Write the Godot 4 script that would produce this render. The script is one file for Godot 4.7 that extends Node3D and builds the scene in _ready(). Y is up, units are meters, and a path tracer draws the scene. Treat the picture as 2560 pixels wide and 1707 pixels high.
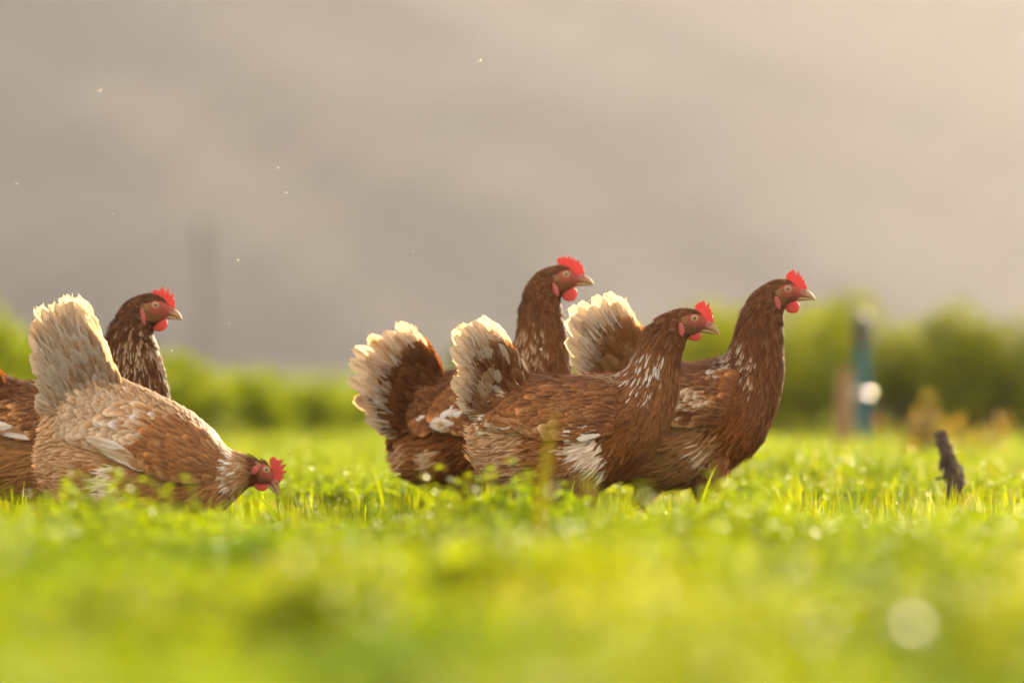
extends Node3D
# Five brown hens walking and pecking in low backlit pasture; hazy mountain slopes far behind, a hedge and a blue standpipe on the right.
# All outlines were measured on the photograph in pixels of a 2560 x 1707 frame seen through a 200 mm lens (FOCAL pixels) and turned into metres at each thing's own distance.

const FOCAL := 14222.0
const EYE := 0.238
const HORIZON := 958.0
var rng := RandomNumberGenerator.new()
var noise := FastNoiseLite.new()
var blotch := FastNoiseLite.new()
var M := {}
var names := {}


# ---------------------------------------------------------------- helpers
func spot(px: float, py: float, d: float) -> Vector3:
	return Vector3((px - 1280.0) * d / FOCAL, EYE + (HORIZON - py) * d / FOCAL, -d)


func numbered(n: String) -> String:
	if not names.has(n):
		names[n] = 0
		return n
	names[n] += 1
	return "%s_%03d" % [n, names[n]]


func tag(o: Node3D, label: String, category: String, group := "", kind := "") -> Node3D:
	if label: o.set_meta("label", label)
	if category: o.set_meta("category", category)
	if group: o.set_meta("group", group)
	if kind: o.set_meta("kind", kind)
	return o


func thing(called: String, at: Vector3, label: String, category: String, group := "") -> Node3D:
	var o := Node3D.new()
	o.name = numbered(called)
	add_child(o)
	o.position = at
	tag(o, label, category, group)
	return o


class Acc:
	var v := PackedVector3Array()
	var n := PackedVector3Array()
	var c := PackedColorArray()
	var uv := PackedVector2Array()
	var idx := PackedInt32Array()

	func vert(p: Vector3, nn: Vector3, col: Color, t := Vector2.ZERO) -> int:
		v.append(p)
		n.append(nn)
		c.append(col)
		uv.append(t)
		return v.size() - 1

	func tri(a: int, b: int, d: int) -> void:
		idx.append(a)
		idx.append(b)
		idx.append(d)

	func quad(a: int, b: int, d: int, e: int) -> void:
		tri(a, b, d)
		tri(a, d, e)

	func smooth() -> void:
		n.fill(Vector3.ZERO)
		for i in range(0, idx.size(), 3):
			var a := idx[i]
			var b := idx[i + 1]
			var d := idx[i + 2]
			var f := (v[d] - v[a]).cross(v[b] - v[a])
			n[a] += f
			n[b] += f
			n[d] += f
		for i in n.size():
			n[i] = n[i].normalized() if n[i].length() > 1e-12 else Vector3.UP

	func mesh() -> ArrayMesh:
		for i in range(0, idx.size(), 3):   # front faces run clockwise round their normals
			var p := idx[i]
			var q := idx[i + 1]
			var r := idx[i + 2]
			if (v[r] - v[p]).cross(v[q] - v[p]).dot(n[p] + n[q] + n[r]) < 0.0:
				idx[i + 1] = r
				idx[i + 2] = q
		var a := []
		a.resize(Mesh.ARRAY_MAX)
		a[Mesh.ARRAY_VERTEX] = v
		a[Mesh.ARRAY_NORMAL] = n
		a[Mesh.ARRAY_COLOR] = c
		a[Mesh.ARRAY_TEX_UV] = uv
		a[Mesh.ARRAY_INDEX] = idx
		var m := ArrayMesh.new()
		m.add_surface_from_arrays(Mesh.PRIMITIVE_TRIANGLES, a)
		return m


func put(called: String, acc: Acc, m: Material, parent: Node3D, kind := "") -> MeshInstance3D:
	var o := MeshInstance3D.new()
	o.mesh = acc.mesh()
	o.material_override = m
	o.name = called if parent != self else numbered(called)
	parent.add_child(o, true)
	if kind: o.set_meta("kind", kind)
	return o


# a tube through points with radii, closed at both ends
func tube(a: Acc, pts: Array, radii: Array, sides: int, col: Color, jit := 0.0) -> void:
	var first := a.v.size()
	var n := pts.size()
	for i in n:
		var t: Vector3 = (pts[mini(i + 1, n - 1)] - pts[maxi(i - 1, 0)]).normalized()
		var x := t.cross(Vector3(0.31, 0.1, 0.94)).normalized()
		var y := t.cross(x)
		for k in sides:
			var ang := TAU * k / sides
			var nn := x * cos(ang) + y * sin(ang)
			var r: float = radii[i] * (1.0 + (rng.randf_range(-jit, jit) if jit > 0.0 else 0.0))
			a.vert(pts[i] + nn * r, nn, col, Vector2(float(k) / sides, float(i) / n))
	for i in n - 1:
		for k in sides:
			var k2 := (k + 1) % sides
			a.quad(first + i * sides + k, first + i * sides + k2, first + (i + 1) * sides + k2, first + (i + 1) * sides + k)
	for e in [0, n - 1]:
		var t2: Vector3 = (pts[1] - pts[0]).normalized() * (-1.0 if e == 0 else 1.0) if n > 1 else Vector3.UP
		var m := a.vert(pts[e], t2, col)
		for k in sides:
			a.tri(m, first + e * sides + k, first + e * sides + (k + 1) % sides)


func ball(a: Acc, at: Vector3, r: Vector3, col: Color, basis := Basis(), rows := 8, cols := 12, bump := 0.0) -> void:
	var first := a.v.size()
	for i in rows + 1:
		var th := PI * i / rows
		for k in cols:
			var ph := TAU * k / cols
			var u := Vector3(sin(th) * cos(ph), cos(th), sin(th) * sin(ph))
			var f := 1.0 + bump * noise.get_noise_3dv(u * 60.0 + at * 500.0)
			a.vert(at + basis * (u * r * f), (basis * (u / r)).normalized(), col)
	for i in rows:
		for k in cols:
			var k2 := (k + 1) % cols
			a.quad(first + i * cols + k, first + i * cols + k2, first + (i + 1) * cols + k2, first + (i + 1) * cols + k)


const ROWS := [0.0, 0.2, 0.45, 0.7, 0.88, 1.0]
const ROUND := [0.5, 0.86, 1.0, 0.95, 0.68, 0.16]
const POINTED := [0.5, 0.9, 1.0, 0.7, 0.35, 0.04]
const STRAND := [0.8, 1.0, 0.8, 0.55, 0.3, 0.05]


# one feather: three columns of vertices over six rows; linear colours
func feather(a: Acc, root: Vector3, dir: Vector3, nrm: Vector3, ln: float, w: float, lift: float, curl: float, inner: Color, edge: Color, tip: Color, prof: Array, camber := 0.12) -> void:
	var b := dir.cross(nrm).normalized()
	var first := a.v.size()
	for r in 6:
		var t: float = ROWS[r]
		var p := root + dir * (ln * t) + nrm * (ln * (lift * t - curl * t * t))
		var nn := (nrm + dir * (curl * 2.0 * t - lift)).normalized()
		var hw: float = w * 0.5 * prof[r]
		var s := smoothstep(0.5, 1.0, t)
		var ci := inner.lerp(tip, s)
		var ce := edge.lerp(tip, s)
		a.vert(p - b * hw - nrm * (w * camber), (nn - b * 0.35).normalized(), ce, Vector2(0, t))
		a.vert(p, nn, ci, Vector2(0.5, t))
		a.vert(p + b * hw - nrm * (w * camber), (nn + b * 0.35).normalized(), ce, Vector2(1, t))
	for r in 5:
		for k in 2:
			var i := first + r * 3 + k
			a.quad(i, i + 1, i + 4, i + 3)


# a long vane with frayed tip and edges (tail and wing)
func vane(a: Acc, root: Vector3, tip: Vector3, nrm: Vector3, w: float, bow: float, base: Color, edge: Color, tipc: Color, fray: float) -> void:
	var dir := (tip - root).normalized()
	var ln := root.distance_to(tip)
	var b := dir.cross(nrm).normalized()
	nrm = b.cross(dir).normalized()
	var rows := 12
	var first := a.v.size()
	for r in rows + 1:
		var t := float(r) / rows
		var p := root + dir * (ln * t) + nrm * (bow * sin(t * PI * 0.9) * ln)
		var prof := lerpf(0.25, 1.0, smoothstep(0.0, 0.35, t)) * sqrt(maxf(0.0, 1.0 - pow(maxf(0.0, (t - 0.72) / 0.3), 2.2)))
		var s := smoothstep(0.22, 0.72, t)
		for k in 5:
			var u := (k - 2) / 2.0
			var ragged := 1.0 + (rng.randf_range(-fray, fray * 0.5) if abs(k - 2) == 2 else 0.0)
			var q := p + b * (u * w * 0.5 * prof * ragged) - nrm * (absf(u) * w * 0.1) + dir * (rng.randf_range(-fray, fray) * w * 0.15 if t > 0.8 else 0.0)
			var col := base.lerp(tipc, s).lerp(edge.lerp(tipc, s * 0.6), smoothstep(0.2, 0.9, absf(u)))
			if k == 2: col = col.lerp(Color(col.r * 0.8, col.g * 0.72, col.b * 0.62), 0.6)
			a.vert(q, (nrm + b * u * 0.3).normalized(), col, Vector2(u * 0.5 + 0.5, t))
	for r in rows:
		for k in 4:
			var i := first + r * 5 + k
			a.quad(i, i + 1, i + 6, i + 5)
	# loose barbs past the tip
	for k in int(2 + fray * 14):
		var t := rng.randf_range(0.8, 1.0)
		var u := rng.randf_range(-1, 1)
		var p := root + dir * (ln * t * 0.98) + nrm * (bow * sin(t * PI * 0.9) * ln) + b * (u * w * 0.4 * sqrt(maxf(0.05, 1.0 - pow((t - 0.72) / 0.3, 2.0))))
		var d := (dir + b * u * 0.7 + nrm * rng.randf_range(-0.2, 0.2)).normalized()
		feather(a, p, d, nrm, w * rng.randf_range(0.2, 0.5) * (0.6 + fray), w * 0.06, 0.0, rng.randf_range(-0.3, 0.3), tipc, tipc, tipc, STRAND, 0.0)


# ---------------------------------------------------------------- materials
func make_materials() -> void:
	noise.seed = 7
	noise.frequency = 0.05
	blotch.seed = 21
	blotch.frequency = 0.02
	blotch.fractal_octaves = 4
	# barbs: fine slanting streaks either side of a shaft
	var im := Image.create(64, 128, false, Image.FORMAT_RGB8)
	var r := RandomNumberGenerator.new()
	r.seed = 5
	var line := []
	for i in 256:
		line.append(r.randf_range(0.72, 1.0))
	for y in 128:
		for x in 64:
			var u := absf(x - 31.5) / 31.5
			var k: float = line[int(y * 1.2 + 200 - u * 26.0) % 256]
			var k2: float = line[int(y * 0.35 + 130 - u * 9.0) % 256]
			var s := k * 0.6 + k2 * 0.4
			if u < 0.05: s *= 0.86
			im.set_pixel(x, y, Color(s, s, s))
	var barbs := ImageTexture.create_from_image(im)
	M.feather = leafy(Color.WHITE, 0.62, Color(0.8, 0.62, 0.42))
	M.feather.albedo_texture = barbs
	M.feather.metallic_specular = 0.24
	M.tail = leafy(Color.WHITE, 0.6, Color(1.15, 1.03, 0.84))
	M.tail.albedo_texture = barbs
	M.tail.metallic_specular = 0.2
	M.down = leafy(Color.WHITE, 0.8, Color(0.95, 0.75, 0.5))
	M.down.metallic_specular = 0.12
	M.body = plain(Color.WHITE, 0.8)
	M.body.metallic_specular = 0.14
	M.body.vertex_color_use_as_albedo = true
	M.skin = plain(Color.WHITE, 0.5)
	M.skin.vertex_color_use_as_albedo = true
	var wr := NoiseTexture2D.new()
	wr.noise = FastNoiseLite.new()
	wr.noise.frequency = 0.06
	wr.noise.seed = 3
	wr.width = 256
	wr.height = 256
	wr.seamless = true
	M.skin.heightmap_enabled = true
	M.skin.heightmap_texture = wr
	M.skin.heightmap_scale = 0.12
	M.skin.uv1_triplanar = true
	M.skin.uv1_scale = Vector3(28, 28, 28)
	M.comb = M.skin.duplicate()
	M.comb.vertex_color_use_as_albedo = false
	M.comb.albedo_color = Color(0.83, 0.32, 0.28)
	M.comb.roughness = 0.42
	M.comb.backlight_enabled = true
	M.comb.backlight = Color(0.85, 0.55, 0.46)
	var warts := NoiseTexture2D.new()
	warts.noise = FastNoiseLite.new()
	warts.noise.frequency = 0.045
	warts.noise.seed = 9
	warts.width = 256
	warts.height = 256
	warts.seamless = true
	var ramp := Gradient.new()
	ramp.set_color(0, Color(0.8, 0.5, 0.5))
	ramp.add_point(0.62, Color(1.0, 0.88, 0.86))
	ramp.set_color(1, Color(1.0, 1.0, 1.0))
	warts.color_ramp = ramp
	M.comb.albedo_texture = warts
	M.lobe = M.comb.duplicate()
	M.lobe.albedo_color = Color(0.66, 0.31, 0.3)
	M.lobe.backlight = Color(0.5, 0.25, 0.22)
	M.beak = plain(Color.WHITE, 0.5)
	M.beak.metallic_specular = 0.3
	M.beak.vertex_color_use_as_albedo = true
	M.beak.heightmap_enabled = true
	M.beak.heightmap_texture = wr
	M.beak.heightmap_scale = 0.05
	M.beak.uv1_triplanar = true
	M.beak.uv1_scale = Vector3(30, 30, 30)
	M.eye = plain(Color.WHITE, 0.12)
	M.eye.vertex_color_use_as_albedo = true
	M.leg = plain(Color(0.72, 0.55, 0.36), 0.6)
	M.leg.heightmap_enabled = true
	M.leg.heightmap_texture = wr
	M.leg.heightmap_scale = 0.15
	M.leg.uv1_triplanar = true
	M.leg.uv1_scale = Vector3(22, 22, 22)
	M.grass = leafy(Color.WHITE, 0.5, Color(1.2, 1.12, 0.35))
	M.grass.metallic_specular = 0.25
	M.leaf = leafy(Color.WHITE, 0.42, Color(1.2, 1.12, 0.3))
	M.leaf.metallic_specular = 0.36
	M.bush = leafy(Color.WHITE, 0.6, Color(0.95, 0.9, 0.2))
	M.bush.metallic_specular = 0.15
	M.soil = plain(Color.WHITE, 0.95)
	M.soil.vertex_color_use_as_albedo = true
	M.soil.metallic_specular = 0.08
	M.hill = plain(Color.WHITE, 0.95)
	M.hill.vertex_color_use_as_albedo = true
	M.wood = plain(Color.WHITE, 0.85)
	M.wood.vertex_color_use_as_albedo = true
	M.wood.metallic_specular = 0.2
	M.wood.heightmap_enabled = true
	M.wood.heightmap_texture = wr
	M.wood.heightmap_scale = 0.4
	M.wood.uv1_triplanar = true
	M.wood.uv1_scale = Vector3(30, 8, 30)
	M.blue = plain(Color(0.0, 0.31, 0.36), 0.55)
	M.blue.metallic_specular = 0.25
	M.black = plain(Color(0.07, 0.07, 0.07), 0.5)
	M.metal = plain(Color(0.9, 0.88, 0.84), 0.16)
	M.metal.metallic = 1.0
	M.handle = plain(Color(0.92, 0.9, 0.86), 0.42)
	M.handle.metallic = 1.0
	M.wing_film = leafy(Color.WHITE, 0.35, Color(1, 0.95, 0.85))


func plain(c: Color, rough: float) -> StandardMaterial3D:
	var m := StandardMaterial3D.new()
	m.albedo_color = c
	m.roughness = rough
	return m


func leafy(c: Color, rough: float, through: Color) -> StandardMaterial3D:
	var m := plain(c, rough)
	m.vertex_color_use_as_albedo = true
	m.cull_mode = BaseMaterial3D.CULL_DISABLED
	m.backlight_enabled = true
	m.backlight = through
	return m


# ---------------------------------------------------------------- hens
const CHEST := Color(0.192, 0.066, 0.0185)
const DARK := Color(0.085, 0.032, 0.012)
const TAN := Color(0.46, 0.265, 0.12)
const CREAM := Color(0.70, 0.56, 0.39)
const WHITE := Color(0.80, 0.75, 0.66)
const RUST := Color(0.315, 0.13, 0.038)
const GOLD := Color(0.37, 0.19, 0.075)

const RINGS := 150
const SIDES := 56


class Hen:
	var sec: Array
	var s: float          # metres per pixel
	var cx: float
	var tops := PackedVector2Array()
	var bots := PackedVector2Array()
	var wid := PackedFloat32Array()
	var grid := PackedVector3Array()   # RINGS x SIDES, in local metres
	var nor := PackedVector3Array()
	var pix := PackedVector2Array()
	var root: Node3D
	var cfg: Dictionary


func cat(p0: float, p1: float, p2: float, p3: float, t: float) -> float:
	return 0.5 * (2.0 * p1 + (p2 - p0) * t + (2.0 * p0 - 5.0 * p1 + 4.0 * p2 - p3) * t * t + (3.0 * p1 - p0 - 3.0 * p2 + p3) * t * t * t)


func hp(h: Hen, px: float, py: float, z := 0.0) -> Vector3:   # a pixel of the side view -> the hen's own axes
	return Vector3((px - h.cx) * h.s, EYE + (HORIZON - py) * h.s, z * h.s)


func shape_hen(h: Hen) -> void:
	var n := h.sec.size()
	for i in RINGS:
		var f := float(i) / (RINGS - 1) * (n - 1)
		var k := mini(int(f), n - 2)
		var t := f - k
		var q := []
		for c in 5:
			q.append(cat(h.sec[maxi(k - 1, 0)][c], h.sec[k][c], h.sec[k + 1][c], h.sec[mini(k + 2, n - 1)][c], t))
		h.tops.append(Vector2(q[0], q[1]))
		h.bots.append(Vector2(q[2], q[3]))
		h.wid.append(q[4])
	for i in RINGS:
		var mid := (h.tops[i] + h.bots[i]) * 0.5
		var ax := (h.tops[i] - h.bots[i]) * 0.5
		for j in SIDES:
			var th := TAU * j / SIDES
			var c := cos(th)
			var z := sin(th) * h.wid[i] * (1.0 - 0.12 * c * smoothstep(60.0, 120.0, h.wid[i]))
			var p := mid + ax * c
			h.pix.append(p)
			h.grid.append(hp(h, p.x, p.y, z))
	h.nor.resize(h.grid.size())
	for i in RINGS:
		for j in SIDES:
			var a := h.grid[mini(i + 1, RINGS - 1) * SIDES + j] - h.grid[maxi(i - 1, 0) * SIDES + j]
			var b := h.grid[i * SIDES + (j + 1) % SIDES] - h.grid[i * SIDES + (j + SIDES - 1) % SIDES]
			var nn := b.cross(a).normalized()
			var out := h.grid[i * SIDES + j] - hp(h, (h.tops[i].x + h.bots[i].x) * 0.5, (h.tops[i].y + h.bots[i].y) * 0.5)
			h.nor[i * SIDES + j] = nn if nn.dot(out) >= 0.0 else -nn


# nearest surface point on the near side (z > 0) below a pixel: [position, normal]
func surf(h: Hen, px: float, py: float) -> Array:
	var best := 1e9
	var at := 0
	var want := Vector2(px, py)
	for i in range(0, RINGS, 1):
		if absf((h.tops[i].x + h.bots[i].x) * 0.5 - px) > 160.0: continue
		for j in range(1, SIDES / 2, 2):
			var d := h.pix[i * SIDES + j].distance_squared_to(want)
			if d < best:
				best = d
				at = i * SIDES + j
	var p := h.grid[at]
	var q := hp(h, px, py)
	var nn := h.nor[at]
	# slide along the tangent plane to the asked pixel
	var dz := 0.0
	if nn.z > 0.25 and best < 900.0:
		dz = -((q.x - p.x) * nn.x + (q.y - p.y) * nn.y) / nn.z
	return [Vector3(q.x, q.y, p.z + dz), nn]


func in_blob(b: Array, p: Vector2) -> float:   # [x, y, rx, ry, turn]
	var q := (p - Vector2(b[0], b[1])).rotated(-deg_to_rad(b[4]))
	return clampf(1.6 - sqrt((q.x / b[2]) ** 2 + (q.y / b[3]) ** 2), 0.0, 0.6) / 0.6


# [inner, edge, tip] of the plumage at a pixel of the side view, and the kind of feather
func plumage(h: Hen, p: Vector2, f: float, marks := true) -> Array:
	var cfg := h.cfg
	var inner: Color = cfg.main
	var edge: Color = cfg.main_edge
	var tip: Color = cfg.main_tip
	var ns: float = cfg.neck_s
	if f > ns + 3.5:
		inner = cfg.head_col
		edge = inner
		tip = inner.lerp(RUST, 0.35)
	elif f > ns:
		inner = cfg.hackle
		edge = cfg.hackle_edge
		tip = cfg.hackle_edge
	var bl := smoothstep(-0.35, 0.35, noise.get_noise_2d(p.x * 0.8, p.y * 0.8))
	var bl2 := smoothstep(0.0, 0.4, noise.get_noise_2d(p.x * 1.5 + 400.0, p.y * 1.5))
	inner = inner.lerp(inner * 0.55, bl)
	edge = edge.lerp(edge * 0.7, bl)
	edge = edge.lerp(edge.lerp(TAN, 0.35), bl2)
	tip = tip.lerp(tip * 0.8, bl).lerp(tip.lerp(TAN, 0.4), bl2)
	for b in cfg.blobs:
		if f > ns and (not marks or rng.randf() > float(cfg.get("streak", 0.55))): continue
		var k := in_blob(b, p + Vector2(rng.randf_range(-9, 9), rng.randf_range(-9, 9)))
		if k > rng.randf() * 0.8 + 0.1:
			inner = b[5]
			edge = b[6]
			tip = b[7]
	return [inner, edge, tip]


func vary(c: Color, k: float) -> Color:
	return Color(minf(c.r * k, 0.85), minf(c.g * k, 0.82), minf(c.b * k, 0.8))


func head_frame(h: Hen, x: float, y: float) -> Vector2:   # template offset from the eye -> pixel
	var e: Vector2 = h.cfg.eye
	return e + Vector2(x, y).rotated(deg_to_rad(h.cfg.tilt)) * float(h.cfg.get("head_scale", 1.0))


func on_face(h: Hen, p: Vector2) -> bool:
	var e: Vector2 = h.cfg.eye
	var q := (p - e).rotated(-deg_to_rad(h.cfg.tilt)) / float(h.cfg.get("head_scale", 1.0))
	var a := ((q.x - 8.0) / 33.0) ** 2 + ((q.y - 7.0) / 19.0) ** 2
	return a < 1.0 or ((q.x - 2.0) / 27.0) ** 2 + ((q.y - 26.0) / 17.0) ** 2 < 1.0 or (q.x > 30.0 and q.y > -6.0)


func hen_body(h: Hen) -> void:
	var a := Acc.new()
	for i in RINGS:
		for j in SIDES:
			var p := h.pix[i * SIDES + j]
			var f := float(i) / (RINGS - 1) * (h.sec.size() - 1)
			var col: Color
			if f > h.cfg.neck_s + 4.0 and on_face(h, p):
				var e := (p - Vector2(h.cfg.eye)).rotated(-deg_to_rad(h.cfg.tilt))
				var hn := e.length()
				var g := noise.get_noise_2d(p.x * 14.0, p.y * 14.0) * 0.5 + 0.5
				var g2 := noise.get_noise_2d(p.x * 5.0 + 70.0, p.y * 5.0) * 0.5 + 0.5
				var cheek := smoothstep(14.0, 26.0, hn + g2 * 8.0 - 4.0) * smoothstep(2.0, 14.0, e.y) * (1.0 - smoothstep(10.0, 30.0, e.x))
				col = Color(0.25, 0.062, 0.046).lerp(Color(0.13, 0.062, 0.03), cheek) * (0.5 + 0.8 * g)
			else:
				col = plumage(h, p, f, false)[0] * 0.9
			var deep := 0.0045 if f < h.cfg.neck_s + 3.6 else (0.0 if on_face(h, p) else lerpf(0.0045, 0.0012, smoothstep(3.6, 4.6, f - float(h.cfg.neck_s))))
			if f > h.cfg.neck_s + 4.0 and on_face(h, p):
				deep += (0.0009 * noise.get_noise_2d(p.x * 12.0, p.y * 22.0) + 0.0006 * noise.get_noise_2d(p.x * 40.0, p.y * 40.0))
			a.vert(h.grid[i * SIDES + j] - h.nor[i * SIDES + j] * deep, h.nor[i * SIDES + j], col)
	for i in RINGS - 1:
		for j in SIDES:
			var j2 := (j + 1) % SIDES
			a.quad(i * SIDES + j, i * SIDES + j2, (i + 1) * SIDES + j2, (i + 1) * SIDES + j)
	for e in [0, RINGS - 1]:
		var m := a.vert(hp(h, (h.tops[e].x + h.bots[e].x) * 0.5, (h.tops[e].y + h.bots[e].y) * 0.5), Vector3(-1 if e == 0 else 1, 0, 0), a.c[e * SIDES])
		for j in SIDES:
			a.tri(m, e * SIDES + j, e * SIDES + (j + 1) % SIDES)
	# feathered thighs grow out of the belly
	for leg in h.cfg.legs:
		var z: float = leg[4]
		tube(a, [hp(h, leg[0] - 6, leg[1] - 70, z * 0.95), hp(h, leg[0], leg[1] - 30, z), hp(h, lerpf(leg[0], leg[2], 0.5), lerpf(leg[1], leg[3], 0.5), z), hp(h, leg[2], leg[3], z)],
			[62 * h.s, 54 * h.s, 36 * h.s, 13 * h.s], 14, h.cfg.thigh * 0.9)
	put("body", a, M.body, h.root)


func hen_plumage(h: Hen) -> void:
	var a := Acc.new()
	var fl := Acc.new()
	var n := h.sec.size() - 1
	var acc := 0.0
	var px := 1.0 / h.s
	for i in range(0, RINGS - 1):
		var f := float(i) / (RINGS - 1) * n
		for j in SIDES:
			var at := i * SIDES + j
			var p := h.pix[at]
			var e1 := h.grid[at + SIDES] - h.grid[at]
			var e2 := h.grid[i * SIDES + (j + 1) % SIDES] - h.grid[at]
			var area := e1.cross(e2).length() * px * px
			var c := cos(TAU * j / SIDES)
			var neck: bool = f > h.cfg.neck_s
			var head: bool = f > h.cfg.neck_s + 4.5
			if f > n - 0.25: continue
			var fluff: bool = not neck and (c < h.cfg.fluff_c or f < 1.6)
			var grow := lerpf(1.15, 0.72, clampf(f / float(h.cfg.neck_s), 0.0, 1.0))
			var each := 62.0 * grow * grow if not neck else (38.0 if not head else 16.0)
			if fluff: each = 34.0
			acc += area / each
			while acc >= 1.0:
				acc -= 1.0
				if head and on_face(h, p): continue
				var u := rng.randf()
				var w := rng.randf()
				var pos := h.grid[at] + e1 * u + e2 * w
				var q := p + Vector2(e1.x, -e1.y) * (u * px) + Vector2(e2.x, -e2.y) * (w * px)
				var nn := h.nor[at]
				var d := (-e1).normalized()
				d = (d - nn * d.dot(nn)).normalized()
				var cols := plumage(h, q, f)
				var k := rng.randf_range(0.82, 1.16)
				var ci := vary(cols[0], k)
				var ce := vary(cols[1], k * rng.randf_range(0.9, 1.1))
				var ct := vary(cols[2], k * rng.randf_range(0.85, 1.15))
				if fluff:
					d = (d + Vector3(rng.randf_range(-0.5, 0.3), rng.randf_range(-0.65, 0.1), rng.randf_range(-0.35, 0.35))).normalized()
					d = (d - nn * d.dot(nn) * 0.7).normalized()
					feather(fl, pos - nn * 0.003, d, nn, rng.randf_range(30, 54) * h.s, rng.randf_range(5, 11) * h.s, rng.randf_range(0.12, 0.4), rng.randf_range(0.0, 0.45), ci, ce, ct, STRAND, 0.05)
				elif head:
					feather(a, pos - nn * 0.001, (d + Vector3(0, 0, rng.randf_range(-0.15, 0.15))).normalized(), nn, rng.randf_range(12, 20) * h.s, rng.randf_range(5, 8) * h.s, 0.2, 0.08, ci, ce, ct, POINTED)
				elif neck:
					d = (d + Vector3(rng.randf_range(-0.12, 0.12), rng.randf_range(-0.22, 0.05), rng.randf_range(-0.12, 0.12))).normalized()
					d = (d - nn * d.dot(nn)).normalized()
					feather(a, pos - nn * 0.0035, d, nn, rng.randf_range(28, 46) * h.s, rng.randf_range(6, 9.5) * h.s, rng.randf_range(0.12, 0.22), 0.05, ci, ce, ct, POINTED)
				else:
					d = (d + Vector3(rng.randf_range(-0.2, 0.2), rng.randf_range(-0.25, 0.15), rng.randf_range(-0.15, 0.15))).normalized()
					d = (d - nn * d.dot(nn)).normalized()
					feather(a, pos - nn * 0.0035, d, nn, rng.randf_range(28, 44) * grow * h.s, rng.randf_range(17, 29) * grow * h.s, rng.randf_range(0.16, 0.27), 0.08, ci, ce, ct, ROUND, 0.08)
					for extra in int(h.cfg.get("loose", 1)):   # loose barbs soften the edges of the feathers
						var dd := (d + Vector3(rng.randf_range(-0.4, 0.4), rng.randf_range(-0.4, 0.4), rng.randf_range(-0.2, 0.2))).normalized()
						feather(a, pos + nn * 0.0015 + d * rng.randf_range(0.0, 0.02), dd, nn, rng.randf_range(14, 26) * h.s, rng.randf_range(2.0, 3.6) * h.s, rng.randf_range(0.12, 0.3), 0.12, ce, ce, ct, STRAND, 0.0)
	# thigh feathers
	for leg in h.cfg.legs:
		var z: float = leg[4]
		for k in 420:
			var t := rng.randf()
			var r := lerpf(56, 12, t) * h.s
			var ang := rng.randf() * TAU
			var m := hp(h, lerpf(leg[0], leg[2], t), lerpf(leg[1] - 30, leg[3], t), z)
			var nn := Vector3(cos(ang), 0.1, sin(ang))
			var cols := plumage(h, Vector2(lerpf(leg[0], leg[2], t) + cos(ang) * 40.0, lerpf(leg[1] - 30, leg[3], t)), 3.0)
			var th: Color = h.cfg.thigh
			var kk := rng.randf_range(0.7, 1.25)
			var base := vary(th.lerp(cols[0], 0.35), kk)
			feather(fl, m + nn * r, (Vector3(rng.randf_range(-0.4, 0.2), -1, rng.randf_range(-0.3, 0.3))).normalized(), nn, rng.randf_range(24, 44) * h.s, rng.randf_range(5, 10) * h.s, 0.15, 0.25, base, base, vary(base, 1.25), STRAND, 0.05)
	put("plumage", a, M.feather, h.root, "stuff")
	put("down", fl, M.down, h.root, "stuff")


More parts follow.
